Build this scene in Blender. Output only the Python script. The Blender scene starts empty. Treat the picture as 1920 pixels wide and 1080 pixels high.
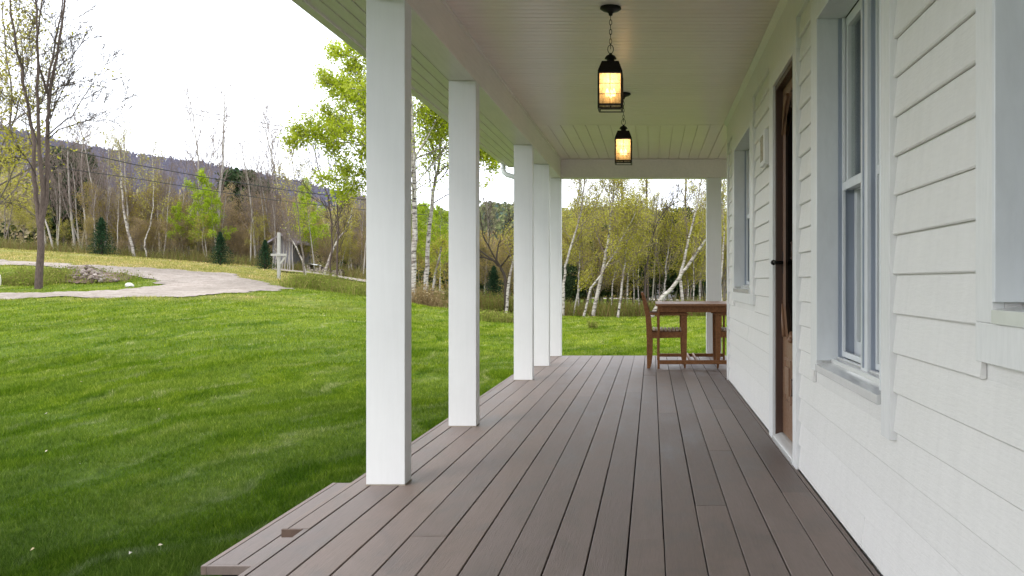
import bpy, math, random
import numpy as np
from mathutils import Vector

F = 1700.0; VX = 1222.0; VY = 528.0          # focal length and vanishing point of the porch, in photo pixels
sc = bpy.context.scene
col = sc.collection
R = math.radians

# ------------------------------------------------------------------ helpers
class MB:
    def __init__(s):
        s.V = []; s.L = []; s.T = []; s.M = []; s.S = []; s.n = 0
    def add(s, verts, faces, mi=0, smooth=False):
        v = np.asarray(verts, dtype=np.float64).reshape(-1, 3)
        s.V.append(v)
        for f in faces:
            s.L.append(np.asarray(f, dtype=np.int32) + s.n)
        s.T.append(np.array([len(f) for f in faces], dtype=np.int32))
        s.M.append(np.full(len(faces), mi, dtype=np.int32))
        s.S.append(np.full(len(faces), smooth, dtype=bool))
        s.n += len(v)
    def polys(s, P, mi=0, smooth=False):
        """P : (n,k,3) array, n loose polygons of k corners"""
        P = np.asarray(P, dtype=np.float64); n, k = P.shape[:2]
        if n == 0: return
        s.V.append(P.reshape(-1, 3)); s.L.append(np.arange(n*k, dtype=np.int32) + s.n)
        s.T.append(np.full(n, k, dtype=np.int32)); s.M.append(np.full(n, mi, dtype=np.int32))
        s.S.append(np.full(n, smooth, dtype=bool)); s.n += n*k
    def grid(s, G, mi=0, smooth=True, mask=None):
        """G : (a,b,3) grid of points"""
        a, b = G.shape[:2]
        i = np.arange(a*b).reshape(a, b)
        q = np.stack([i[:-1, :-1], i[1:, :-1], i[1:, 1:], i[:-1, 1:]], -1).reshape(-1, 4)
        if mask is not None: q = q[mask.reshape(-1)]
        s.V.append(G.reshape(-1, 3)); s.L.append((q.reshape(-1) + s.n).astype(np.int32))
        s.T.append(np.full(len(q), 4, dtype=np.int32)); s.M.append(np.full(len(q), mi, dtype=np.int32))
        s.S.append(np.full(len(q), smooth, dtype=bool)); s.n += a*b
    def box(s, x0, x1, y0, y1, z0, z1, mi=0):
        v = [(x0,y0,z0),(x1,y0,z0),(x1,y1,z0),(x0,y1,z0),(x0,y0,z1),(x1,y0,z1),(x1,y1,z1),(x0,y1,z1)]
        s.add(v, [(0,3,2,1),(4,5,6,7),(0,1,5,4),(1,2,6,5),(2,3,7,6),(3,0,4,7)], mi)
    def prism(s, poly, y0, y1, mi=0):
        """polygon in (x,z), extruded along y"""
        n = len(poly)
        v = [(p[0], y0, p[1]) for p in poly] + [(p[0], y1, p[1]) for p in poly]
        fs = [tuple(range(n)), tuple(range(2*n-1, n-1, -1))]
        fs += [((i+1) % n, i, n+i, n+(i+1) % n) for i in range(n)]
        s.add(v, fs, mi)
    def bar(s, a, b, w, h, mi=0):
        a = Vector(a); b = Vector(b); d = (b-a).normalized()
        u = d.cross(Vector((0,0,1)));
        if u.length < 1e-4: u = Vector((1,0,0))
        u.normalize(); t = u.cross(d).normalized()
        v = []
        for p in (a, b):
            for su, st in ((-1,-1),(1,-1),(1,1),(-1,1)):
                v.append(p + u*su*w/2 + t*st*h/2)
        s.add([tuple(p) for p in v], [(0,3,2,1),(4,5,6,7),(0,1,5,4),(1,2,6,5),(2,3,7,6),(3,0,4,7)], mi)
    def tube(s, pts, rads, sides=6, mi=0, cap=True, smooth=True):
        P = np.asarray(pts, dtype=np.float64); n = len(P)
        D = np.empty_like(P); D[1:-1] = P[2:]-P[:-2]; D[0] = P[1]-P[0]; D[-1] = P[-1]-P[-2]
        D /= np.linalg.norm(D, axis=1)[:, None] + 1e-9
        ref = np.array([0.31, 0.95, 0.05]) if abs(D[0][1]) < .9 else np.array([1., 0, 0])
        U = np.cross(D, ref); U /= np.linalg.norm(U, axis=1)[:, None] + 1e-9
        W = np.cross(D, U)
        a = np.arange(sides)*2*math.pi/sides
        r = np.asarray(rads, dtype=np.float64)[:, None, None]
        G = P[:, None, :] + r*(np.cos(a)[None, :, None]*U[:, None, :] + np.sin(a)[None, :, None]*W[:, None, :])
        i = np.arange(n*sides).reshape(n, sides); j = np.roll(i, -1, axis=1)
        q = np.stack([i[:-1], j[:-1], j[1:], i[1:]], -1).reshape(-1, 4)
        s.V.append(G.reshape(-1, 3)); s.L.append((q.reshape(-1)+s.n).astype(np.int32))
        k = len(q); s.T.append(np.full(k, 4, dtype=np.int32)); s.M.append(np.full(k, mi, dtype=np.int32)); s.S.append(np.full(k, smooth, dtype=bool))
        if cap:
            s.L.append(i[-1].astype(np.int32)+s.n); s.L.append(i[0][::-1].astype(np.int32)+s.n)
            s.T.append(np.full(2, sides, dtype=np.int32)); s.M.append(np.full(2, mi, dtype=np.int32)); s.S.append(np.full(2, False, dtype=bool))
        s.n += n*sides
    def lathe(s, c, prof, sides=24, mi=0, smooth=True):
        """prof: list of (r,z)"""
        a = np.arange(sides+1)*2*math.pi/sides
        G = np.array([[(c[0]+r*math.cos(t), c[1]+r*math.sin(t), c[2]+z) for t in a] for r, z in prof])
        s.grid(G[::-1], mi, smooth)
    def mesh(s, name, mats):
        me = bpy.data.meshes.new(name)
        V = np.concatenate(s.V); L = np.concatenate([np.asarray(l).reshape(-1) for l in s.L]); T = np.concatenate(s.T)
        me.vertices.add(len(V)); me.vertices.foreach_set('co', V.reshape(-1).astype(np.float32))
        me.loops.add(len(L)); me.loops.foreach_set('vertex_index', L)
        me.polygons.add(len(T)); st = np.zeros(len(T), dtype=np.int32); st[1:] = np.cumsum(T)[:-1]
        me.polygons.foreach_set('loop_start', st); me.polygons.foreach_set('loop_total', T)
        for m in (mats if isinstance(mats, (list, tuple)) else [mats]): me.materials.append(m)
        me.polygons.foreach_set('material_index', np.concatenate(s.M))
        me.polygons.foreach_set('use_smooth', np.concatenate(s.S))
        me.update(calc_edges=True)
        return me
    def build(s, name, mats, parent=None, bevel=0, loc=None):
        o = bpy.data.objects.new(name, s.mesh(name, mats)); col.objects.link(o)
        if parent: o.parent = parent
        if loc: o.location = loc
        if bevel:
            m = o.modifiers.new('edge', 'BEVEL'); m.width = bevel; m.segments = 2; m.limit_method = 'ANGLE'; m.angle_limit = R(40)
        return o

def tag(o, label=None, cat=None, group=None, kind=None):
    if label: o['label'] = label
    if cat: o['category'] = cat
    if group: o['group'] = group
    if kind: o['kind'] = kind
    return o
def empty(name, loc=(0,0,0), rz=0, scale=1):
    o = bpy.data.objects.new(name, None); col.objects.link(o); o.location = loc; o.rotation_euler = (0,0,rz)
    o.scale = (scale,)*3; o.empty_display_size = .2
    return o

# ------------------------------------------------------------------ materials
def newmat(name):
    m = bpy.data.materials.new(name); m.use_nodes = True
    nt = m.node_tree; nt.nodes.clear()
    out = nt.nodes.new('ShaderNodeOutputMaterial')
    return m, nt, out
def N(nt, t, **k):
    n = nt.nodes.new(t)
    for a, v in k.items(): setattr(n, a, v)
    return n
def ramp(nt, fac, stops):
    r = N(nt, 'ShaderNodeValToRGB'); e = r.color_ramp.elements
    while len(e) > 1: e.remove(e[-1])
    e[0].position = stops[0][0]; e[0].color = tuple(stops[0][1]) + (1,)
    for p, c in stops[1:]:
        x = e.new(p); x.color = tuple(c) + (1,)
    nt.links.new(fac, r.inputs[0]); return r.outputs[0]
def coords(nt, scale=(1,1,1), rot=(0,0,0), src='Object'):
    tc = N(nt, 'ShaderNodeTexCoord'); mp = N(nt, 'ShaderNodeMapping')
    mp.inputs['Scale'].default_value = scale; mp.inputs['Rotation'].default_value = rot
    nt.links.new(tc.outputs[src], mp.inputs[0]); return mp.outputs[0]
def noise(nt, vec, s, detail=4, rough=.55, dist=0):
    n = N(nt, 'ShaderNodeTexNoise'); n.inputs['Scale'].default_value = s; n.inputs['Detail'].default_value = detail
    n.inputs['Roughness'].default_value = rough; n.inputs['Distortion'].default_value = dist
    nt.links.new(vec, n.inputs['Vector']); return n.outputs['Fac']
def mixc(nt, fac, a, b, mode='MIX'):
    m = N(nt, 'ShaderNodeMix', data_type='RGBA', blend_type=mode)
    for i, v in ((0, fac), (6, a), (7, b)):
        if isinstance(v, (int, float)): m.inputs[i].default_value = v
        elif isinstance(v, (tuple, list)): m.inputs[i].default_value = tuple(v) + (1,) if len(v) == 3 else v
        else: nt.links.new(v, m.inputs[i])
    return m.outputs[2]
def math_(nt, op, a, b=None, c=None):
    m = N(nt, 'ShaderNodeMath', operation=op)
    for i, v in enumerate((a, b, c)):
        if v is None: continue
        if isinstance(v, (int, float)): m.inputs[i].default_value = v
        else: nt.links.new(v, m.inputs[i])
    return m.outputs[0]
def principled(nt, out, color, rough=.5, bump=None, bstr=.2, bdist=.01, spec=.5, metal=0):
    b = N(nt, 'ShaderNodeBsdfPrincipled')
    if isinstance(color, (tuple, list)): b.inputs['Base Color'].default_value = tuple(color) + (1,)
    else: nt.links.new(color, b.inputs['Base Color'])
    if isinstance(rough, (int, float)): b.inputs['Roughness'].default_value = rough
    else: nt.links.new(rough, b.inputs['Roughness'])
    b.inputs['Specular IOR Level'].default_value = spec; b.inputs['Metallic'].default_value = metal
    if bump is not None:
        bp = N(nt, 'ShaderNodeBump'); bp.inputs['Strength'].default_value = bstr; bp.inputs['Distance'].default_value = bdist
        nt.links.new(bump, bp.inputs['Height']); nt.links.new(bp.outputs[0], b.inputs['Normal'])
    nt.links.new(b.outputs[0], out.inputs[0]); return b

def painted(name, base, grain=(6,1,60), rough=.45, bstr=.35, dirt=.1, tint=None, fb=.35, isl=0, sp=60, gm=.35):
    """painted wood: faint grain in relief, blotches, a little grime"""
    m, nt, out = newmat(name)
    g = noise(nt, coords(nt, grain), 3, 6, .65, .4)
    big = noise(nt, coords(nt, (1,1,1)), 1.7, 5, .6)
    fine = noise(nt, coords(nt, (1,1,1)), sp, 3, .6)
    dark = tuple(c*(1-dirt*1.6) for c in base)
    c = ramp(nt, big, [(.3, dark), (.62, base)])
    c = mixc(nt, gm, c, ramp(nt, g, [(.35, tuple(x*.86 for x in base)), (.6, tuple(min(.9, x*1.04) for x in base))]))
    if tint: c = mixc(nt, .5, c, ramp(nt, noise(nt, coords(nt), .8, 3), [(.4, base), (.7, tint)]))
    if isl:
        gi = N(nt, 'ShaderNodeNewGeometry'); c = mixc(nt, 1, c, ramp(nt, gi.outputs['Random Per Island'], [(0, (1-isl,)*3), (.5, (1-isl*.3, 1-isl*.35, 1-isl*.5)), (1, (1,)*3)]), 'MULTIPLY')
        drip = noise(nt, coords(nt, (1, 9, .8)), 2.2, 4, .6); c = mixc(nt, .5, c, ramp(nt, drip, [(.35, tuple(x*.93 for x in base)), (.6, base)]))
    h = math_(nt, 'ADD', math_(nt, 'MULTIPLY', g, .8), math_(nt, 'MULTIPLY', fine, fb))
    principled(nt, out, c, rough if fb <= .15 else ramp(nt, fine, [(.3, (rough*.8,)*3), (.7, (rough*1.25,)*3)]), h, bstr, .004)
    return m
M = {}
M['siding'] = painted('siding_paint', (.81,.795,.77), (10, 5, 42), .5, .35, .04, fb=.5, isl=.07, sp=45)
M['trim'] = painted('trim_paint', (.80,.80,.79), (20, 20, 3), .45, .15, .04, fb=.2)
M['post'] = painted('post_paint', (.80,.805,.81), (14, 14, 1.0), .5, .07, .05, fb=.15, gm=.14)
M['ceiling'] = painted('ceiling_paint', (.85,.75,.725), (1.0, 5, 5), .3, .03, .04, fb=0, gm=.15)
M['soffit'] = painted('soffit_paint', (.82,.765,.74), (12, 1.2, 12), .4, .08, .05, fb=.05)
M['beam'] = painted('beam_paint', (.82,.765,.74), (14, 1.0, 14), .4, .10, .06, fb=.1)
M['sash'] = painted('sash_paint', (.76,.78,.80), (6, 6, 2), .3, .04, .03, fb=0)

def deck_mat(name, base, dark):
    m, nt, out = newmat(name)
    geo = N(nt, 'ShaderNodeNewGeometry'); rnd = geo.outputs['Random Per Island']
    off = N(nt, 'ShaderNodeCombineXYZ'); nt.links.new(math_(nt, 'MULTIPLY', rnd, 37.), off.inputs[1]); nt.links.new(math_(nt, 'MULTIPLY', rnd, 11.), off.inputs[0])
    tc = N(nt, 'ShaderNodeTexCoord'); va = N(nt, 'ShaderNodeVectorMath', operation='ADD')
    nt.links.new(tc.outputs['Object'], va.inputs[0]); nt.links.new(off.outputs[0], va.inputs[1])
    def mp(s):
        q = N(nt, 'ShaderNodeMapping'); q.inputs['Scale'].default_value = s; nt.links.new(va.outputs[0], q.inputs[0]); return q.outputs[0]
    g = noise(nt, mp((22, 1.1, 22)), 2.2, 8, .62, 1.6)
    fg = noise(nt, mp((170, 5, 60)), 2.0, 5, .6, .3)
    blot = noise(nt, mp((2.2, 1.1, 1)), 2.4, 6, .62, .6)
    c = ramp(nt, g, [(.28, dark), (.72, base)])
    c = mixc(nt, .45, c, ramp(nt, fg, [(.3, tuple(x*.62 for x in dark)), (.7, tuple(x*1.12 for x in base))]))
    c = mixc(nt, .6, c, ramp(nt, blot, [(.32, tuple(x*.55 for x in base)), (.5, base), (.66, (base[0]*1.25, base[1]*1.3, base[2]*1.36))]))
    tone = ramp(nt, rnd, [(0, (.76,.74,.75)), (.3, (1.04,.99,.96)), (.6, (.9,.9,.93)), (1, (1.14,1.12,1.12))])
    c = mixc(nt, 1, c, tone, 'MULTIPLY')
    h = math_(nt, 'ADD', math_(nt, 'MULTIPLY', g, .6), math_(nt, 'MULTIPLY', fg, .6))
    principled(nt, out, c, ramp(nt, blot, [(.3, (.42,)*3), (.7, (.62,)*3)]), h, .5, .0035, .45)
    return m
M['deck'] = deck_mat('deck_wood', (.20,.155,.132), (.095,.070,.060))
M['deck_end'] = deck_mat('deck_end_wood', (.13,.085,.066), (.07,.042,.032))

def simple(name, c, rough=.5, metal=0, spec=.5, bn=0, bs=20):
    m, nt, out = newmat(name)
    v = noise(nt, coords(nt), bs, 4)
    cc = ramp(nt, v, [(.3, tuple(x*.82 for x in c)), (.7, tuple(x*1.1 for x in c))])
    principled(nt, out, cc, rough, v if bn else None, bn, .004, spec, metal)
    return m
M['black_metal'] = simple('dark_bronze_metal', (.012,.010,.009), .45, .6)
M['shade_black'] = simple('underside_shade', (.01,.009,.008), .9)  # near-black: shade between and below the boards put into the colour
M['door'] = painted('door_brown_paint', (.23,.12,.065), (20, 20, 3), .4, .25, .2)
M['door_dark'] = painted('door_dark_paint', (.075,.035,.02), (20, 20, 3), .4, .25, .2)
M['plaque'] = simple('plaque_beige', (.42,.38,.28), .7, bn=.8, bs=60)
M['track'] = simple('aluminium_track', (.36,.40,.48), .4, .3, bs=1.2)
M['curtain'] = simple('curtain_cloth', (.5,.51,.52), .9)
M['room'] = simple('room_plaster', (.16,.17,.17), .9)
M['shingle'] = simple('roof_shingle', (.09,.09,.1), .9, bn=.5, bs=30)
M['caulk'] = simple('dirty_caulk', (.36,.32,.26), .9)
M['concrete'] = simple('foundation_concrete', (.3,.3,.29), .9, bn=.4, bs=15)
M['stone_sill'] = painted('sill_gloss_paint', (.74,.74,.72), (30, 3, 3), .12, .1, .1)
M['pipe'] = simple('white_metal_pipe', (.72,.74,.76), .35)
M['wire'] = simple('wire_black', (.02,.02,.022), .6)
M['wire_pale'] = simple('wire_pale', (.42,.42,.44), .6)
M['oldwood'] = painted('weathered_wood', (.42,.41,.38), (30, 30, 3), .8, .5, .25)
M['rust_wood'] = simple('log_ends', (.30,.26,.21), .9, bn=.3)
M['log_dark'] = simple('log_bark', (.075,.055,.042), .9, bn=.5)

def glass_mat(name, tint=(.9,.93,.92), refl=.9):
    m, nt, out = newmat(name)
    tr = N(nt, 'ShaderNodeBsdfTransparent'); tr.inputs[0].default_value = tint + (1,)
    gl = N(nt, 'ShaderNodeBsdfGlossy'); gl.inputs['Roughness'].default_value = .02; gl.inputs[0].default_value = (refl,)*3 + (1,)
    fr = N(nt, 'ShaderNodeFresnel'); fr.inputs[0].default_value = 1.5
    mx = N(nt, 'ShaderNodeMixShader'); nt.links.new(math_(nt, 'MINIMUM', math_(nt, 'ADD', math_(nt, 'MULTIPLY', fr.outputs[0], .55), .02), .20), mx.inputs[0])
    nt.links.new(tr.outputs[0], mx.inputs[1]); nt.links.new(gl.outputs[0], mx.inputs[2]); nt.links.new(mx.outputs[0], out.inputs[0])
    return m
M['glass'] = glass_mat('window_glass')
M['door_glass'] = glass_mat('door_glass', (.10,.11,.105), .45)
def lantern_glass():
    m, nt, out = newmat('seeded_lantern_glass')
    v = noise(nt, coords(nt, (1,1,.6)), 70, 3, .6)
    tr = N(nt, 'ShaderNodeBsdfTransparent'); tr.inputs[0].default_value = (.95,.85,.70,1)
    tl = N(nt, 'ShaderNodeBsdfTranslucent'); nt.links.new(ramp(nt, v, [(.3, (.52,.42,.27)), (.7, (.66,.55,.38))]), tl.inputs[0])
    mx = N(nt, 'ShaderNodeMixShader'); nt.links.new(ramp(nt, v, [(.3, (.35,)*3), (.7, (.7,)*3)]), mx.inputs[0])
    nt.links.new(tr.outputs[0], mx.inputs[1]); nt.links.new(tl.outputs[0], mx.inputs[2]); nt.links.new(mx.outputs[0], out.inputs[0])
    return m
M['lantern_glass'] = lantern_glass()
def emit(name, c, s):
    m, nt, out = newmat(name); e = N(nt, 'ShaderNodeEmission'); e.inputs[0].default_value = c + (1,); e.inputs[1].default_value = s
    nt.links.new(e.outputs[0], out.inputs[0]); return m
M['bulb'] = emit('glowing_bulb', (1,.74,.38), 14)
M['candle'] = simple('candle_sleeve', (.6,.48,.3), .6)

def wood_furn(name, a, b):
    m, nt, out = newmat(name)
    g = noise(nt, coords(nt, (12,12,12)), 2, 6, .6, 2)
    c = ramp(nt, g, [(.3, b), (.7, a)])
    principled(nt, out, c, .5, g, .15, .003, .25); return m
M['teak'] = wood_furn('oiled_wood', (.27,.115,.042), (.14,.054,.018))
M['seat_lit_wood'] = wood_furn('lit_seat_slats', (.5,.38,.30), (.34,.24,.18))  # paler than the other chair wood: light on the slat tops painted in
M['teak_top'] = wood_furn('table_top_wood', (.30,.145,.07), (.19,.085,.04))

def leaf_mat(name, cols, trans=.35):
    m, nt, out = newmat(name)
    geo = N(nt, 'ShaderNodeNewGeometry')
    n = len(cols)
    c = ramp(nt, geo.outputs['Random Per Island'], [(i/(n-1) if n > 1 else 0, cc) for i, cc in enumerate(cols)])
    big = noise(nt, coords(nt, (1,1,1)), .9, 3)
    c = mixc(nt, 1, c, ramp(nt, big, [(.3, (.72,.72,.72)), (.7, (1.2,1.2,1.15))]), 'MULTIPLY')
    d = N(nt, 'ShaderNodeBsdfDiffuse'); t = N(nt, 'ShaderNodeBsdfTranslucent'); mx = N(nt, 'ShaderNodeMixShader')
    nt.links.new(c, d.inputs[0]); nt.links.new(c, t.inputs[0]); mx.inputs[0].default_value = trans
    nt.links.new(d.outputs[0], mx.inputs[1]); nt.links.new(t.outputs[0], mx.inputs[2]); nt.links.new(mx.outputs[0], out.inputs[0])
    return m
M['lf_lime'] = leaf_mat('leaves_lime', [(.20,.30,.015), (.36,.48,.03), (.48,.56,.08)], .5)
M['lf_poplar'] = leaf_mat('leaves_poplar', [(.26,.34,.015), (.46,.54,.03), (.60,.64,.14)], .55)
M['lf_yellow'] = leaf_mat('leaves_yellowgreen', [(.28,.27,.03), (.46,.44,.06), (.58,.52,.16)], .5)
M['lf_olive'] = leaf_mat('buds_olive', [(.22,.155,.07), (.36,.27,.09), (.34,.31,.07), (.44,.34,.15)], .5)
M['lf_tan'] = leaf_mat('buds_tan', [(.34,.24,.13), (.44,.33,.19), (.34,.30,.12)], .5)
M['lf_grey'] = leaf_mat('twig_haze', [(.22,.19,.17), (.32,.28,.25)], .3)
M['wood_far'] = leaf_mat('wood_far', [(.36,.28,.20), (.44,.36,.22), (.38,.36,.17), (.48,.40,.30)], .5)
M['lf_spruce'] = leaf_mat('needles_spruce', [(.016,.042,.022), (.03,.065,.032), (.045,.085,.042)], .1)
M['lf_pine'] = leaf_mat('needles_pine', [(.03,.055,.026), (.05,.08,.038), (.075,.105,.05)], .15)
M['brush'] = leaf_mat('brush_mix', [(.16,.11,.055), (.24,.18,.08), (.16,.2,.04), (.30,.25,.12), (.12,.15,.035)], .3)
M['brush_low'] = leaf_mat('brush_low', [(.09,.13,.025), (.24,.13,.07), (.16,.22,.035), (.28,.2,.1), (.13,.17,.03), (.28,.32,.07)], .3)
M['brush_green'] = leaf_mat('brush_green', [(.12,.17,.03), (.22,.28,.04), (.28,.27,.08), (.18,.15,.06)], .3)
M['drygrass'] = leaf_mat('dry_stems', [(.35,.28,.16), (.28,.2,.1), (.2,.14,.07)], .3)

def bark(name, a, b, sc_=(6,6,1.5), s=3):
    m, nt, out = newmat(name)
    v = noise(nt, coords(nt, sc_), s, 6, .65, .5)
    c = ramp(nt, v, [(.3, b), (.65, a)])
    principled(nt, out, c, .85, v, .8, .02, .2); return m
M['bark_grey'] = bark('bark_grey', (.22,.19,.165), (.11,.09,.08))
M['bark_brown'] = bark('bark_brown', (.135,.10,.085), (.05,.037,.032), (10,10,2.5), 4)
M['bark_dark'] = bark('bark_dark', (.085,.066,.055), (.035,.027,.022), (12,12,3), 3)
M['bark_pale'] = bark('bark_pale', (.46,.43,.39), (.27,.235,.21))
M['twig'] = bark('twig_bark', (.26,.205,.18), (.15,.115,.10))
def birch():
    m, nt, out = newmat('birch_bark')
    v = noise(nt, coords(nt, (2.5,2.5,14)), 1.6, 5, .65, .3)
    k = noise(nt, coords(nt, (1,1,.6)), 2.5, 4, .6)
    c = ramp(nt, v, [(.40, (.04,.033,.03)), (.47, (.37,.335,.30)), (.7, (.57,.54,.50))])
    c = mixc(nt, ramp(nt, k, [(.5, (0,)*3), (.68, (1,)*3)]), c, (.16,.12,.10))
    principled(nt, out, c, .75, v, .5, .01, .2); return m
M['birch'] = birch()
def rockm(name, a, b):
    m, nt, out = newmat(name)
    geo = N(nt, 'ShaderNodeObjectInfo')
    v = noise(nt, coords(nt), 9, 7, .7)
    c = ramp(nt, v, [(.3, b), (.7, a)])
    c = mixc(nt, 1, c, ramp(nt, geo.outputs['Random'], [(0, (.5,.46,.44)), (.4, (.9,.8,.74)), (.7, (1,.97,.94)), (1, (1.4,1.4,1.4))]), 'MULTIPLY')
    principled(nt, out, c, .9, v, 1, .03, .2); return m
M['rock'] = rockm('field_stone', (.38,.335,.305), (.20,.165,.145))

# ------------------------------------------------------------------ terrain
def world(px, py, Y): return ((px-VX)/F*Y, Y, 1+(VY-py)/F*Y)
CP = [(-20,-12,-.36),(6,-12,-.36),(-2,-2,-.36),(-2,3,-.36),(-2,8,-.35),(3,9,-.36),(-2,13,-.3),(4,14,-.36),(20,-5,-.36),(20,15,-.36),(25,40,-.4),(-5,3,-.36)]
for q in [(0,1080,4.2),(0,800,8.3),(0,650,14),(0,600,18.5),(0,560,24),(300,650,14),(300,560,24),(500,556,25),(560,545,28.5),
          (680,562,27),(680,600,20),(680,650,14.6),(800,700,12.6),(800,640,18.2),(800,605,24.5),(800,577,36),(920,640,19.2),(920,612,26),
          (920,584,38),(1150,612,27),(1150,586,40),(1310,588,39),(1150,563,62),(800,556,60),(950,560,62),(0,492,33),(300,502,34),(455,520,33),
          (0,535,27.5),(200,520,30),(280,530,30),(0,465,48),(300,485,48),(500,503,47),(640,515,46),(680,540,36),(630,524,41.5),(0,445,70),(-250,455,50),
          (500,492,75),(-250,560,24),(-250,700,12.5),(800,545,90),(0,430,95),(560,530,36),(690,528,44), (1300,556,80)]:
    CP.append(world(*q))
CP = np.array(CP)
def _k(a, b):
    d = np.sqrt(((a[:, None, :]-b[None, :, :])**2).sum(-1) + 4.0); return d
_n = len(CP); A = np.zeros((_n+3, _n+3)); A[:_n, :_n] = _k(CP[:, :2], CP[:, :2]) - np.eye(_n)*.25
A[:_n, _n] = 1; A[:_n, _n+1:] = CP[:, :2]; A[_n, :_n] = 1; A[_n+1:, :_n] = CP[:, :2].T
_w = np.linalg.solve(A, np.concatenate([CP[:, 2], np.zeros(3)]))
def gz(X, Y):
    X = np.clip(np.asarray(X, dtype=np.float64), -60, 35); Y = np.clip(np.asarray(Y, dtype=np.float64), -12, 100)
    sh = np.broadcast(X, Y).shape
    P = np.stack([np.broadcast_to(X, sh).ravel(), np.broadcast_to(Y, sh).ravel()], -1)
    out = np.empty(len(P))
    for i in range(0, len(P), 20000):
        p = P[i:i+20000]; out[i:i+20000] = _k(p, CP[:, :2]) @ _w[:_n] + _w[_n] + p @ _w[_n+1:]
    return out.reshape(sh)
def g1(x, y): return float(gz(x, y))
_YS = np.concatenate([np.arange(2.2, 60, .1), np.arange(60, 140, .5)])
def hit(px, py):
    X = (px-VX)/F*_YS; Z = 1+(VY-py)/F*_YS; h = gz(X, _YS)
    b = np.nonzero(Z <= h)[0]
    i = b[0] if len(b) else int(np.argmin(np.abs(Z-h)))
    return X[i], _YS[i]

def inpoly(P, poly):
    x, y = P[..., 0], P[..., 1]; ins = np.zeros(x.shape, dtype=bool); n = len(poly)
    for i in range(n):
        x0, y0 = poly[i]; x1, y1 = poly[(i+1) % n]
        c = ((y0 > y) != (y1 > y)) & (x < (x1-x0)*(y-y0)/((y1-y0) or 1e-9)+x0); ins ^= c
    return ins
def dense(pts, k=6):
    o = []
    for i in range(len(pts)-1):
        for j in range(k): t = j/k; o.append((pts[i][0]*(1-t)+pts[i+1][0]*t, pts[i][1]*(1-t)+pts[i+1][1]*t))
    return o + [pts[-1]]
DRIVE = [hit(*p) for p in dense([(-260,487),(0,489),(128,496),(255,503.5),(365,509.5),(437,514),(455,523),(500,532),(547,540),(500,547),(438,552),(365,558),(219,559.5),(0,560),(-260,562)], 3)]
ISLE = [hit(*p) for p in dense([(-250,497),(0,498.5),(69,500.3),(131,505.8),(204,515),(292,526),(299,538),(270,540.5),(219,547),(0,553.2),(-250,556)], 3)]
def vnoise(x, y, s, seed=0):
    """cheap smooth value noise"""
    x = np.asarray(x)*s+seed*17.3; y = np.asarray(y)*s+seed*9.1
    xi = np.floor(x); yi = np.floor(y); fx = x-xi; fy = y-yi; fx = fx*fx*(3-2*fx); fy = fy*fy*(3-2*fy)
    h = lambda a, b: np.modf(np.abs(np.sin(a*127.1+b*311.7)*43758.5453))[0]
    return (h(xi, yi)*(1-fx)+h(xi+1, yi)*fx)*(1-fy)+(h(xi, yi+1)*(1-fx)+h(xi+1, yi+1)*fx)*fy
def ondrive(x, y):
    jx = x+(vnoise(x, y, 2.2, 1)-.5)*.5; jy = y+(vnoise(x, y, 2.2, 2)-.5)*.7
    P = np.stack([jx, jy], -1); return inpoly(P, DRIVE) & ~inpoly(P, ISLE)

def drymap(X, Y):
    """0 = lush mown lawn, 1 = dry yellow field"""
    d = np.clip((Y-30.5+ (X+20)*.02)/3, 0, 1)*np.clip((-X-6)/6, 0, 1)*(.55+.7*vnoise(X, Y, .45, 3))
    edge = np.zeros_like(d)
    d = np.maximum(d, np.clip(1-np.abs(Y-24.6-.0*X)/1.8, 0, 1)*np.clip((-X-7)/3, 0, 1)*vnoise(X, Y, 1.6, 5)*.9)
    return np.clip(d, 0, 1)

def axis(lo, hi, near, fine, coarse):
    a = list(np.arange(near[0], near[1], fine)); x = near[1]; st = fine
    while x < hi: a.append(x); st = min(st*1.25, coarse); x += st
    a.append(hi); x = near[0]; st = fine; b = []
    while x > lo: st = min(st*1.25, coarse); x -= st; b.append(x)
    return np.array(b[::-1]+a)
gx = axis(-1500, 1500, (-34, 10), .3, 200); gy = axis(-400, 3000, (-4, 50), .3, 250)
GX, GY = np.meshgrid(gx, gy, indexing='ij'); GZ = gz(GX, GY)
bump_ = (vnoise(GX, GY, .9, 4)-.5)*.07 + (vnoise(GX, GY, 2.3, 6)-.5)*.025
inner = (GX > -60) & (GX < 35) & (GY < 100)
def micro(X, Y): return (vnoise(X, Y, .9, 4)-.5)*.07+(vnoise(X, Y, 2.3, 6)-.5)*.025
nearhouse = np.clip((np.maximum(np.abs(GX+.3)-1.6, 0)+np.maximum(GY-12.5, 0))/2, 0, 1)
GZ = GZ + np.where(inner, bump_, 0)*np.where(GY < 13, nearhouse, 1)
mb = MB(); mb.grid(np.stack([GX, GY, GZ], -1))

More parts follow.
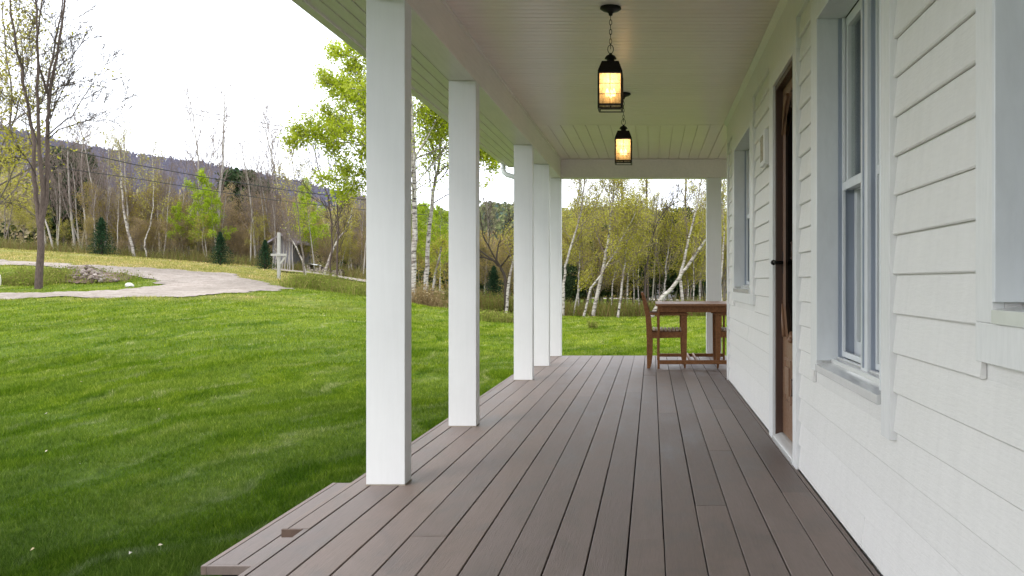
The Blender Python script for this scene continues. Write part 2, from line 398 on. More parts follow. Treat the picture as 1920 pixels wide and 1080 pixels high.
def lawn_color(nt):
    """shared by ground and blades: position driven"""
    geo = N(nt, 'ShaderNodeNewGeometry'); pos = geo.outputs['Position']
    sep = N(nt, 'ShaderNodeSeparateXYZ'); nt.links.new(pos, sep.inputs[0])
    # mown swaths curve across the lawn
    u = math_(nt, 'SUBTRACT', math_(nt, 'MULTIPLY', sep.outputs[0], .963), math_(nt, 'MULTIPLY', sep.outputs[1], .27))
    v = math_(nt, 'ADD', math_(nt, 'MULTIPLY', sep.outputs[0], .27), math_(nt, 'MULTIPLY', sep.outputs[1], .963))
    u = math_(nt, 'ADD', u, math_(nt, 'MULTIPLY', noise(nt, pos, .30, 4, .6), 2.6))
    def uv(a, b):
        q = N(nt, 'ShaderNodeCombineXYZ'); nt.links.new(math_(nt, 'MULTIPLY', u, a), q.inputs[0]); nt.links.new(math_(nt, 'MULTIPLY', v, b), q.inputs[1]); return q.outputs[0]
    wv = math_(nt, 'SINE', math_(nt, 'MULTIPLY', u, 5.24))
    st = noise(nt, uv(2.6, .55), 1.3, 7, .68, .5)
    tuft = noise(nt, uv(5.0, 2.0), 1.6, 6, .7, .4)
    big = noise(nt, pos, .33, 5, .6)
    fine = noise(nt, pos, 14, 4, .7)
    c = ramp(nt, st, [(.30, (.038,.088,.006)), (.43, (.095,.168,.010)), (.58, (.155,.232,.016)), (.72, (.24,.29,.055))])
    c = mixc(nt, math_(nt, 'MULTIPLY', math_(nt, 'ADD', wv, 1), .2), c, (.20,.27,.045))
    ridge = math_(nt, 'MULTIPLY', ramp(nt, math_(nt, 'ABSOLUTE', wv), [(0, (1,)*3), (.45, (0,)*3)]), ramp(nt, tuft, [(.42, (0,)*3), (.54, (1,)*3)]))
    c = mixc(nt, math_(nt, 'MULTIPLY', math_(nt, 'MULTIPLY', ridge, ramp(nt, noise(nt, pos, .8, 3), [(.38, (0,)*3), (.55, (1,)*3)])), .9), c, (.27,.31,.11))
    c = mixc(nt, math_(nt, 'MULTIPLY', ramp(nt, tuft, [(.3, (1,)*3), (.43, (0,)*3)]), .7), c, (.03,.07,.01))
    c = mixc(nt, 1, c, ramp(nt, big, [(.28, (.72,.76,.7)), (.5, (.98,1,.95)), (.72, (1.28,1.2,1.3))]), 'MULTIPLY')
    c = mixc(nt, 1, c, ramp(nt, fine, [(.3, (.7,.75,.7)), (.7, (1.25,1.2,1.25))]), 'MULTIPLY')
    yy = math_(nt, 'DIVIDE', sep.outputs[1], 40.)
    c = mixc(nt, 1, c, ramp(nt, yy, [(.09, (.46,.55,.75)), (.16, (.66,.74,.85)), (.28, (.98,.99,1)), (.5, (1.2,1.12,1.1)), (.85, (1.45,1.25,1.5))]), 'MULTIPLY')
    at = N(nt, 'ShaderNodeAttribute', attribute_name='dry')
    dryc = ramp(nt, noise(nt, pos, 1.7, 5, .7), [(.3, (.20,.24,.05)), (.5, (.40,.36,.12)), (.7, (.52,.42,.24))])
    c = mixc(nt, at.outputs['Fac'], c, dryc)
    return c
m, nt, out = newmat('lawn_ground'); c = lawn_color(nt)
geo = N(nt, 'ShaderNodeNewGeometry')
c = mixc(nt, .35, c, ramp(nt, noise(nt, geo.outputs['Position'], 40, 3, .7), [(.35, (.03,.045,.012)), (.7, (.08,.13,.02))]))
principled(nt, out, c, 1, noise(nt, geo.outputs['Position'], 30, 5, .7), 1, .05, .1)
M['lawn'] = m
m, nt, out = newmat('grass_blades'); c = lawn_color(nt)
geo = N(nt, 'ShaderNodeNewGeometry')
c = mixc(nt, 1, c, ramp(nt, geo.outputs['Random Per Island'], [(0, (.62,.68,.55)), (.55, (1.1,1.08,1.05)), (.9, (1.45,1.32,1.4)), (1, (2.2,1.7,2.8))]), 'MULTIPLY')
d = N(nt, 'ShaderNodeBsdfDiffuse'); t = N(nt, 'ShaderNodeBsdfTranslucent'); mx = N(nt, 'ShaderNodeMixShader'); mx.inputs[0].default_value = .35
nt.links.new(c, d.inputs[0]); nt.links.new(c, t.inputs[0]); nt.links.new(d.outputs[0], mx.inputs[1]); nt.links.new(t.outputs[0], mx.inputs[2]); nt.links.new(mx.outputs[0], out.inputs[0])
M['blades'] = m

lawn = mb.build('ground', M['lawn']); tag(lawn, kind='structure')
at = lawn.data.attributes.new('dry', 'FLOAT', 'POINT'); at.data.foreach_set('value', drymap(GX, GY).ravel().astype(np.float32))

# gravel
m, nt, out = newmat('gravel')
geo = N(nt, 'ShaderNodeNewGeometry'); pos = geo.outputs['Position']
vo = N(nt, 'ShaderNodeTexVoronoi'); vo.inputs['Scale'].default_value = 14; nt.links.new(pos, vo.inputs['Vector'])
c = ramp(nt, vo.outputs['Distance'], [(0, (.50,.44,.39)), (.6, (.24,.205,.175))])
c = mixc(nt, .6, c, ramp(nt, noise(nt, pos, 3, 6, .75), [(.3, (.19,.152,.122)), (.5, (.34,.292,.248)), (.72, (.48,.43,.38))]))
c = mixc(nt, 1, c, ramp(nt, noise(nt, pos, .35, 3), [(.35, (.82,.82,.82)), (.65, (1.1,1.1,1.12))]), 'MULTIPLY')
principled(nt, out, c, .95, vo.outputs['Distance'], .8, .03, .1); M['gravel'] = m
dx = np.arange(-40, -6, .14); dy = np.arange(20, 42, .14); DX, DY = np.meshgrid(dx, dy, indexing='ij')
cx = (DX[:-1, :-1]+DX[1:, 1:])/2; cy = (DY[:-1, :-1]+DY[1:, 1:])/2
mb = MB(); mb.grid(np.stack([DX, DY, gz(DX, DY)+micro(DX, DY)+.02+(vnoise(DX, DY, 3, 7))*.012], -1), mask=ondrive(cx, cy))
tag(mb.build('driveway', M['gravel']), kind='structure')
def strip(name, pts, w, zoff=.03):
    P = [np.array(hit(*p)) if len(p) == 2 else np.array(p[:2]) for p in pts]; G = []
    for i, p in enumerate(P):
        d = P[min(i+1, len(P)-1)]-P[max(i-1, 0)]; d = d/np.linalg.norm(d); nrm = np.array([-d[1], d[0]])
        G.append([(p[0]+nrm[0]*k*w/2, p[1]+nrm[1]*k*w/2) for k in (-1,-.5,0,.5,1)])
    G = np.array(G); Z = gz(G[..., 0], G[..., 1])+micro(G[..., 0], G[..., 1])+zoff+.02
    mb = MB(); mb.grid(np.concatenate([G, Z[..., None]], -1)); return tag(mb.build(name, M['gravel']), kind='structure')
ROADP = [(X_, 42.6+.06*(X_+14)**1, 0) for X_ in np.arange(-17.5, -9, .5)]
strip('road', ROADP, 1.5, .08)
strip('far_road', [(X_, 58+.1*math.sin(X_), 0) for X_ in np.arange(-12, 12, 1.)], 3.2, .16)

# ------------------------------------------------------------------ grass blades
rg = np.random.default_rng(5)
def blades(n, y0, y1, px0, px1, h, wmin, seed):
    rg = np.random.default_rng(seed)
    Y = np.exp(rg.uniform(math.log(y0), math.log(y1), n)); X = (rg.uniform(px0, px1, n)-VX)/F*Y
    keep = ~((X > -1.55) & (X < 3.0) & (Y < 12.35)) & ~((X > -1.88) & (X < -1.3) & (Y > 3.68) & (Y < 5.32)) & ~ondrive(X, Y)
    keep &= ~((np.abs(Y-(42.6+.06*(X+14))) < .8) & (X < -8)) | (Y < 38)
    X = X[keep]; Y = Y[keep]; n = len(X)
    Z = gz(X, Y)+micro(X, Y)*np.where(Y < 13, np.clip((np.maximum(np.abs(X+.3)-1.6, 0)+np.maximum(Y-12.5, 0))/2, 0, 1), 1)-.012
    w = np.maximum(wmin, Y*.00045)*rg.uniform(.7, 1.5, n)
    tall = (vnoise(X, Y, 1.1, 11)*.6+vnoise(X, Y*1.0, 3.3, 12)*.6)
    hh = h*(.55+.75*tall)*rg.uniform(.6, 1.35, n)*(1+.5*drymap(X, Y))
    a = rg.uniform(0, 2*math.pi, n); la = rg.uniform(0, 2*math.pi, n); lm = rg.uniform(.1, 1.1, n)*hh
    P = np.zeros((n, 3, 3))
    P[:, 0, 0] = X-np.cos(a)*w; P[:, 0, 1] = Y-np.sin(a)*w; P[:, 1, 0] = X+np.cos(a)*w; P[:, 1, 1] = Y+np.sin(a)*w
    P[:, 0, 2] = Z; P[:, 1, 2] = Z
    P[:, 2, 0] = X+np.cos(la)*lm; P[:, 2, 1] = Y+np.sin(la)*lm; P[:, 2, 2] = Z+hh
    return P, np.repeat(drymap(X, Y), 3)
B = [blades(360000, 2.8, 13, -200, 1010, .042, .0019, 1), blades(190000, 9, 46, -200, 780, .05, .003, 2), blades(150000, 12.3, 44, 740, 1400, .05, .003, 3)]
mb = MB(); mb.polys(np.concatenate([b[0] for b in B]))
gr = mb.build('grass', M['blades']); tag(gr, 'short green grass of the mown lawn around the porch', 'grass', kind='stuff')
at = gr.data.attributes.new('dry', 'FLOAT', 'POINT'); at.data.foreach_set('value', np.concatenate([b[1] for b in B]).astype(np.float32))
# pale petals and clippings on the lawn
n = 26; Y = np.exp(rg.uniform(math.log(4), math.log(30), n)); X = (rg.uniform(-100, 690, n)-VX)/F*Y
k = ~ondrive(X, Y) & (X < -2.2); X = X[k]; Y = Y[k]; n = len(X); Z = gz(X, Y)+micro(X, Y)+.05
s_ = rg.uniform(.004, .010, n)*(1+Y/16); a = rg.uniform(0, 6.3, n)
P = np.stack([np.stack([X+np.cos(a+q)*s_, Y+np.sin(a+q)*s_, Z+rg.uniform(-.01, .012, n)], -1) for q in (0, 1.3, 3.0, 4.6)], 1)
mb = MB(); mb.polys(P); M['petal'] = leaf_mat('petals', [(.6,.56,.48), (.45,.36,.2), (.7,.7,.66)], .2)
tag(mb.build('fallen_petals', M['petal']), 'small pale petals and leaf bits scattered on the mown lawn', 'leaf litter', kind='stuff')

# ------------------------------------------------------------------ house
house = empty('house', (.78, 5, 0)); tag(house, 'white clapboard house with brown door and roofed porch on square white posts', 'house')
HL = Vector((-.78, -5, 0))
def hb(mb, name, mat, parent=None, bevel=0):
    o = mb.build(name, mat, parent or house, bevel)
    o.location = HL if parent is None else (0,0,0)
    return o
CEIL = 2.64; SO = 2.60; XL = .785; FR = 2.4175; Y0 = -1.2; YC = 9.35
# openings : (far casing, far opening, near opening, near casing, z bottom, z top, casing bottom)
OPEN = {'far':   (8.72, 8.52, 7.15, 6.94, .955, 2.245, .82),
        'door':  (5.96, 5.77, 4.954, 4.846, -.02, 2.245, -.02),
        'mid':   (4.41, 4.255, 3.06, 2.95, .633, 2.245, .483),
        'right': (2.166, 2.058, .75, .62, .955, 2.245, .811)}
rs = random.Random(3)
mb = MB()
def course(ya, yb, z0, z1, zc=None):
    j = rs.uniform(-.0015, .0015); t0 = 0.0; x0 = XL+j; x1 = XL+.014+j
    c_ = .0045
    mb.add([(x0,ya,z0+c_),(x0,yb,z0+c_),(x1,yb,z1),(x1,ya,z1),(x1+.002,ya,z0+.001),(x1+.002,yb,z0+.001),(x1+.002,ya,z1),(x1+.002,yb,z1),(x0+c_*.8,ya,z0),(x0+c_*.8,yb,z0)],
           [(0,3,2,1),(0,1,9,8),(8,9,5,4),(0,8,4,6,3),(1,2,7,5,9)])
for k_ in range(-9, 12):
    z0 = 1.0228+.128*k_; z1 = min(z0+.1279, FR+.01)
    if z0 > FR: continue
    zz0 = max(z0, -.03)
    if z1 < 0: continue
    ivs = [(Y0, YC-.10)]
    for nm, (cf, of, on, cn, zb, zt, cb) in OPEN.items():
        if z1 > cb+.06 or nm == 'door':
            new = []
            for a, b in ivs:
                if cn < b and cf > a: new += [(a, cn), (cf, b)]
                else: new.append((a, b))
            ivs = [q for q in new if q[1]-q[0] > .01]
    for a, b in ivs:
        # boards of 2 to 4 m butted end to end
        cuts = [a]; y = a+rs.uniform(1.2, 3.4)
        while y < b-.6: cuts.append(y); y += rs.uniform(2, 3.6)
        cuts.append(b)
        for i in range(len(cuts)-1): course(cuts[i]+(.0006 if i else 0), cuts[i+1], zz0, z1)
hb(mb, 'siding', M['siding'])
mb = MB()    # sheathing behind the clapboards, with the openings left free
ys = sorted([Y0, YC] + [v for o in OPEN.values() for v in (o[1], o[2])])
for a, b in zip(ys[:-1], ys[1:]):
    hole = [o for o in OPEN.values() if abs(o[2]-a) < 1e-6 and abs(o[1]-b) < 1e-6]
    if hole:
        if hole[0][4] > 0: mb.box(XL+.0165, XL+.12, a, b, -.4, hole[0][4]-.02)
        else: mb.box(XL+.0165, XL+.12, a, b, -.4, -.03)
        mb.box(XL+.0165, XL+.12, a, b, 2.25, 2.95)
    else: mb.box(XL+.0165, XL+.12, a, b, -.4, 2.95)
mb.box(XL+.121, 6, YC-.12, YC-.002, -.4, 2.95)
hb(mb, 'wall', M['siding'])
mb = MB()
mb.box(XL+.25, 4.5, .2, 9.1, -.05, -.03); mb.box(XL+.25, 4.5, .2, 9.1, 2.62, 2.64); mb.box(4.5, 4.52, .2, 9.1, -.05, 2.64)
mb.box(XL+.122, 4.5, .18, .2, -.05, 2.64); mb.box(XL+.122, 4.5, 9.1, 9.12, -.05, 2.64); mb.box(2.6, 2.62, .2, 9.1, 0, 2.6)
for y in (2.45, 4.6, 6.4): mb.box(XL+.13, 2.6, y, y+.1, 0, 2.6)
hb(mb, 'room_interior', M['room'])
mb = MB(); mb.box(XL-.010, XL+.016, Y0, YC, FR, CEIL-.03); hb(mb, 'frieze_board', M['trim'], bevel=.003)
mb = MB(); mb.prism([(XL-.04, CEIL-.001), (XL-.04, CEIL-.012), (XL-.011, CEIL-.045), (XL+.0, CEIL-.045), (XL+.0, CEIL-.001)], Y0, YC); hb(mb, 'crown_moulding', M['trim'])
mb = MB(); mb.box(XL-.010, XL+.016, YC-.1, YC+.016, -.02, FR-.002); mb.box(XL+.0165, XL+.12, YC-.001, YC+.016, -.02, FR-.002); hb(mb, 'corner_board', M['trim'], bevel=.002)

def window(key, twin=True):
    cf, of, on, cn, zb, zt, cb = OPEN[key]
    w = empty('window'); w.parent = house; w.location = HL
    xc = XL-.012
    mb = MB()
    mb.box(xc, XL+.016, of, cf, zb-.05, zt); mb.box(xc, XL+.016, cn, on, cb if key == 'mid' else zb-.05, zt)
    mb.box(xc-.001, XL+.016, cn, cf, zt, FR-.001)
    if key != 'mid': mb.box(xc, XL+.016, cn, cf, cb, zb-.0505)
    else: mb.box(xc+.001, XL+.016, on+.001, cf, .575, zb-.0505)
    hb(mb, 'casing', M['trim'], w, .002)
    mb = MB(); xr = XL+.115
    mb.box(xc-.0015, xr, of-.018, of-.0003, zb-.002, zt-.0003); mb.box(xc-.0015, xr, on+.0003, on+.018, zb-.002, zt-.0003); mb.box(xc-.0015, xr, on+.0185, of-.0185, zt-.018, zt-.0008)
    hb(mb, 'jamb', M['sash'], w, .002)
    mb = MB()
    mb.prism([(xc-.010, zb-.050), (xc-.010, zb-.018), (xr+.05, zb+.004), (xr+.05, zb-.05)], on+.0185, of-.0185)
    mb.prism([(xr-.062, zb-.01), (xr-.062, zb+.008), (xr-.045, zb+.009), (xr-.045, zb-.01)], on+.0187, of-.0187)
    mb.prism([(xr-.035, zb-.01), (xr-.035, zb+.016), (xr-.02, zb+.017), (xr-.02, zb-.01)], on+.0187, of-.0187)
    hb(mb, 'sill', M['stone_sill'], w, .0015)
    # metal tracks
    mid = (of+on)/2; cells = [(mid+.055, of-.02), (on+.02, mid-.055)] if twin else [(on+.02, of-.02)]
    mb = MB()
    for ya, yb in cells:
        for y in (ya, yb-.012): mb.box(xr-.03, xr+.09, y, y+.012, zb+.006, zt-.02)
    mb.box(xr-.018, xr-.001, of-.026, of-.0188, zb+.006, zt-.02)
    if twin: mb.box(xr-.050, xr-.0455, (of+on)/2-.010, (of+on)/2+.012, zb+.02, zt-.02)
    hb(mb, 'track', M['track'], w)
    mb = MB()
    for ya, yb in cells:
        for y in (ya+.0002, yb-.0302): mb.box(xr-.014, xr-.0005, y, y+.030, zb+.018, zt-.02)
        mb.box(xr-.0135, xr-.001, ya+.0304, yb-.0304, (zb+zt)/2-.018, (zb+zt)/2+.02); mb.box(xr-.0135, xr-.001, ya+.0304, yb-.0304, zb+.019, zb+.045)
    hb(mb, 'storm_frame', M['sash'], w, .002)
    if twin:
        mb = MB(); mb.box(xr-.045, xr+.11, mid-.0545, mid+.0545, zb+.004, zt-.0185); hb(mb, 'mullion', M['sash'], w, .003)
    zm = (zb+zt)/2; 
    for ya, yb in cells:
        for up in (1, 0):
            x0 = xr+.002 if up else xr+.042; x1 = x0+.036
            z0, z1 = (zm-.012, zt-.02) if up else (zb+.018, zm+.03)
            a, b = ya+.0125, yb-.0125; st = .042
            s = MB(); s.box(x0, x1, b-st, b, z0, z1); s.box(x0, x1, a, a+st, z0, z1)
            s.box(x0+.0005, x1-.0005, a+st, b-st, z1-.045, z1); s.box(x0+.0005, x1-.0005, a+st, b-st, z0, z0+(.045 if up else .075))
            so = hb(s, 'sash', M['sash'], w, .003)
            g = MB(); g.box(x0+.016, x0+.020, a+st-.004, b-st+.004, z0+.03, z1-.03); hb(g, 'pane', M['glass'], w)
        # curtain
        cu = MB(); n = 60; yy = np.linspace(ya+.05, ya+.05+(yb-ya)*.55, n); xx = xr+.16+.022*np.sin(np.arange(n)*.9)+.008*np.sin(np.arange(n)*2.3)
        cu.grid(np.stack([np.stack([xx, yy, np.full(n, z)], -1) for z in (zb-.05, zt)], 0)); hb(cu, 'curtain', M['curtain'], w)
    return w
for k in ('far', 'mid', 'right'): window(k)

# door
cf, of, on, cn, zb, zt, cb = OPEN['door']
d = empty('door'); d.parent = house; d.location = HL
mb = MB(); xc = XL-.014
mb.box(xc, XL+.016, of+.001, cf, -.005, zt); mb.box(xc, XL+.016, cn, on-.001, -.005, zt); mb.box(xc-.001, XL+.016, cn, cf, zt+.0005, FR-.001)
mb.box(xc-.002, XL+.10, of, of+.012, .0, zt); mb.box(xc-.002, XL+.10, on-.012, on, .0, zt)
hb(mb, 'casing', M['trim'], d, .002)
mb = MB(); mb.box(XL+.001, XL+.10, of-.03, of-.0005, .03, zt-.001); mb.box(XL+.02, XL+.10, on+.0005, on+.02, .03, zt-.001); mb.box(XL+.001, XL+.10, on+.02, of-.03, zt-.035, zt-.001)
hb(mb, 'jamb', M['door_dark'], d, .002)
mb = MB(); mb.box(XL-.02, XL+.12, on+.001, of-.001, -.005, .028); mb.prism([(XL-.02, .0285), (XL+.03, .045), (XL+.12, .045), (XL+.12, .0285)], on+.02, of-.02)
hb(mb, 'threshold', M['stone_sill'], d, .003)
dx0 = XL+.045; dx1 = dx0+.034; da, db = on+.021, of-.031; cyd = (da+db)/2
oct_ = [(.245, .645), (.30, .72), (.345, .86), (.345, 1.92), (.29, 2.05), (.2, 2.12), (.1, 2.15)]
half = [(0, .66), (.06, .69), (.12, .66), (.20, .64)] + [(a, z) for a, z in [(.235, .70), (.30, .83), (.305, 1.93), (.25, 2.04), (.16, 2.09), (.07, 2.14), (0, 2.16)]]
ring = [(cyd+a*1.1, z) for a, z in half] + [(cyd-a*1.1, z) for a, z in half[-2:0:-1]]
def ray_rect(cy, cz, y, z, a, b, z0, z1):
    dy, dz = y-cy, z-cz; t = min(((b-cy)/dy if dy > 0 else (a-cy)/dy) if abs(dy) > 1e-9 else 1e9, ((z1-cz)/dz if dz > 0 else (z0-cz)/dz) if abs(dz) > 1e-9 else 1e9)
    return (cy+dy*t, cz+dz*t)
cz = 1.35; ring2 = []
for i in range(len(ring)):      # subdivide so that the outer edge reaches the corners
    p, q = ring[i], ring[(i+1) % len(ring)]
    for t in np.linspace(0, 1, 12, endpoint=False): ring2.append((p[0]*(1-t)+q[0]*t, p[1]*(1-t)+q[1]*t))
outer = [ray_rect(cyd, cz, y, z, da, db, .05, zt-.037) for y, z in ring2]
ci = [min(range(len(outer)), key=lambda i: (outer[i][0]-c[0])**2+(outer[i][1]-c[1])**2) for c in [(da,.05),(db,.05),(da,zt-.037),(db,zt-.037)]]
for i, c in zip(ci, [(da,.05),(db,.05),(da,zt-.037),(db,zt-.037)]): outer[i] = c
mb = MB(); n = len(ring2)
V = [(dx0, y, z) for y, z in outer]+[(dx0, y, z) for y, z in ring2]+[(dx0-.006, cyd+(y-cyd)*.97, cz+(z-cz)*.985) for y, z in ring2]+[(dx0+.008, cyd+(y-cyd)*.95, cz+(z-cz)*.98) for y, z in ring2]
fs = []
for i in range(n):
    j = (i+1) % n
    fs += [(i, j, n+j, n+i), (n+i, n+j, 2*n+j, 2*n+i), (2*n+i, 2*n+j, 3*n+j, 3*n+i)]
mb.add(V, fs)
mb.box(dx0+.001, dx1, db-.02, db, .05, zt-.037); mb.box(dx0+.001, dx1, da, da+.02, .05, zt-.037); mb.box(dx0+.002, dx1, da+.02, db-.02, .05, .6)
hb(mb, 'door_panel', M['door'], d)
mb = MB()   # two raised panels below the glass
for a, b in ((cyd+.03, db-.10), (da+.10, cyd-.03)):
    mb.box(dx0-.006, dx0+.004, a, b, .26, .275); mb.box(dx0-.006, dx0+.004, a, b, .515, .53); mb.box(dx0-.006, dx0+.004, a, a+.014, .275, .515); mb.box(dx0-.006, dx0+.004, b-.014, b, .275, .515)
    mb.box(dx0-.010, dx0+.004, a+.05, b-.05, .31, .48)
hb(mb, 'lower_panel', M['door'], d, .003)
mb = MB(); mb.box(dx0+.0085, dx0+.012, da+.03, db-.03, .61, 2.2); hb(mb, 'glass', M['door_glass'], d)
for s in (1, -1):   # carved beads beside the glass
    mb = MB(); mb.tube([(dx0-.008, cyd+s*.268, .66), (dx0-.012, cyd+s*.295, .76), (dx0-.008, cyd+s*.345, .86)], [.014, .011, .006], 8); hb(mb, 'carved_trim', M['door'], d)
    mb = MB(); mb.tube([(dx0-.008, cyd+s*.12, 2.13), (dx0-.012, cyd+s*.22, 2.08), (dx0-.008, cyd+s*.345, 1.92)], [.013, .011, .006], 8); hb(mb, 'carved_trim', M['door'], d)
mb = MB(); mb.lathe((dx0-.008, cyd, .655), [(0,-.02),(.016,-.014),(.02,0),(.014,.014),(0,.02)], 12); hb(mb, 'carved_trim', M['door'], d)
mb = MB(); hy = db-.035
mb.box(dx0-.004, dx0+.002, hy-.02, hy+.02, 1.05, 1.19)
mb.tube([(dx0, hy, 1.12), (dx0-.06, hy, 1.12)], [.010, .010], 10); mb.tube([(dx0-.055, hy+.005, 1.12), (dx0-.062, hy-.05, 1.125), (dx0-.058, hy-.11, 1.115)], [.011, .009, .007], 10)
mb.lathe((dx0-.064, hy, 1.12), [(0,-.018),(.014,-.012),(.019,0),(.014,.012),(0,.018)], 12)
hb(mb, 'handle', M['black_metal'], d)
for z in (.42, 1.17, 2.0):
    mb = MB(); mb.tube([(XL-.018, on+.002, z-.04), (XL-.018, on+.002, z+.04)], [.0045, .0045], 8)
    for q in (-.042, .042): mb.lathe((XL-.018, on+.002, z+q), [(0,-.008),(.008,-.003),(.008,.003),(0,.008)], 8)
    hb(mb, 'hinge', M['door_dark'], d)

# porch roof, ceiling, beam, soffit, gutter
def grooved(axis_, u0, u1, v0, v1, z, pitch, gw=.007, gd=.006):
    """flat panel facing down with V grooves; axis_='x': grooves run along x"""
    us = []; u = u0
    while u < u1-1e-6:
        e = min(u+pitch, u1); us += [(u, z), (e-gw, z), (e-gw+.0004, z+gd), (e-.0004, z+gd)]; u = e
    us.append((u1, z)); g = []
    for a, b in us: g.append([(v0, a, b), (v1, a, b)] if axis_ == 'x' else [(a, v0, b), (a, v1, b)])
    G = np.array(g); mb = MB(); mb.grid(G if axis_ == 'x' else G[:, ::-1], smooth=False); return mb
hb(grooved('x', Y0, 9.5, -1.215, XL-.01, CEIL, .0795, .009, .012), 'ceiling_boards', M['ceiling'])
hb(grooved('y', -1.215, 5, 9.5, 12.13, CEIL, .131, .008, .012), 'end_ceiling_boards', M['ceiling'])
mb = MB(); mb.box(-1.22, 5, Y0, 12.2, CEIL+.03, CEIL+.05); mb.box(-2.0, -1.38, Y0, 12.6, SO+.05, SO+.07); hb(mb, 'ceiling_light_blocker', M['shade_black'])  # unseen sheets added above ceiling and soffit to stop light leaking through
mb = MB(); mb.box(-1.40, -1.215, Y0, 12.3, 2.388, 2.72); hb(mb, 'beam', M['beam'], bevel=.004)
mb = MB(); mb.box(-1.2149, 5, 12.13, 12.3, 2.389, 2.72); hb(mb, 'end_beam', M['beam'], bevel=.004)
mb = MB(); mb.box(-1.215, -1.200, Y0, 12.13, CEIL-.022, CEIL-.001); mb.box(-1.2, 5, 12.115, 12.1299, CEIL-.025, CEIL-.004); hb(mb, 'cove_moulding', M['beam'], bevel=.003)

hb(grooved('y', -1.97, -1.4, Y0, 12.6, SO, .0905, .012, .02), 'soffit', M['soffit'])
mb = MB(); mb.box(-1.4, 5, 12.301, 12.6, SO, SO+.01); hb(mb, 'end_soffit', M['soffit'])
mb = MB(); mb.box(-1.992, -1.971, Y0, 12.621, SO-.014, SO+.16); mb.box(-1.99, 5, 12.6005, 12.621, SO-.013, SO+.16); hb(mb, 'fascia', M['soffit'], bevel=.002)
mb = MB(); mb.prism([(-1.993, SO+.012), (-2.066, SO+.012), (-2.082, SO+.05), (-2.095, SO+.12), (-2.088, SO+.12), (-2.074, SO+.052), (-2.06, SO+.02), (-1.993, SO+.02)], Y0, 12.64); hb(mb, 'gutter', M['soffit'])
mb = MB(); ps = [(-2.035, 12.42, SO+.03), (-2.035, 12.42, 2.53), (-2.02, 12.42, 2.495), (-1.985, 12.42, 2.465), (-1.62, 12.42, 2.35), (-1.53, 12.42, 2.31), (-1.5, 12.42, 2.26), (-1.495, 12.42, .0), (-1.495, 12.42, -.3)]
mb.tube(ps, [.034]*len(ps), 14); hb(mb, 'downspout', M['pipe'])
mb = MB(); mb.tube([(-2.035, 12.42, 2.545), (-2.035, 12.42, 2.565)], [.038, .038], 14); hb(mb, 'pipe_collar', M['pipe'])
mb = MB(); mb.tube([(-1.495, 12.42, 1.6), (-1.495, 12.42, 1.62)], [.037,.037], 14); hb(mb, 'pipe_collar', M['pipe'])
mb = MB(); mb.prism([(-2.10, SO+.14), (-2.10, SO+.165), (1.2, 4.1), (6, 4.1), (6, 4.07), (1.2, 4.07)], Y0, 12.66); hb(mb, 'roof', M['shingle'])
mb = MB(); mb.box(-1.4, 5, Y0-.02, Y0, 2.64, 2.9); hb(mb, 'roof_end', M['trim'])
rp = random.Random(8)
for i, y in enumerate((4.45, 6.257, 9.19, 10.70, 12.12)):
    mb = MB(); x0, x1, y1 = -1.402, -1.212, y+.125
    if i == 2: x0, x1 = -1.398, -1.209
    mb.box(x0, x1, y+.001, y+.0185, .004, 2.3865); mb.box(x0, x1, y1-.0185, y1-.001, .004, 2.3865)      # wrapped in four boards
    mb.box(x0+.0005, x0+.0185, y+.0187, y1-.0187, .004, 2.3865); mb.box(x1-.0185, x1-.0005, y+.0187, y1-.0187, .004, 2.3865)
    po = hb(mb, 'porch_post', M['post'], bevel=.0025)
    mb = MB(); mb.box(x0-.002, x1+.002, y-.002, y1+.002, -.001, .0038); hb(mb, 'caulk', M['caulk'], po)
mb = MB(); x0, x1, y, y1 = .733, .931, 12.12, 12.245
mb.box(x0, x1, y+.001, y+.0185, .004, 2.3865); mb.box(x0, x1, y1-.0185, y1-.001, .004, 2.3865); mb.box(x0+.0005, x0+.0185, y+.0187, y1-.0187, .004, 2.3865); mb.box(x1-.0185, x1-.0005, y+.0187, y1-.0187, .004, 2.3865)
hb(mb, 'porch_post', M['post'], bevel=.0025)

# plaque beside the door
pl = empty('wall_plaque', (XL-.02, 6.14, 1.9)); tag(pl, 'small white framed plaque on the clapboards left of the brown door', 'plaque')
mb = MB(); mb.box(-.018, .012, -.13, .13, -.115, .115); mb.build('frame', M['trim'], pl, .004)
mb = MB(); mb.box(-.0215, -.0185, -.06, .075, -.085, .085)
for q in range(5): mb.lathe((-.022, -.03+.02*q, -.05+.03*q*.9), [(0,-.012),(.006,0),(0,.012)], 8)
mb.build('relief', M['plaque'], pl)

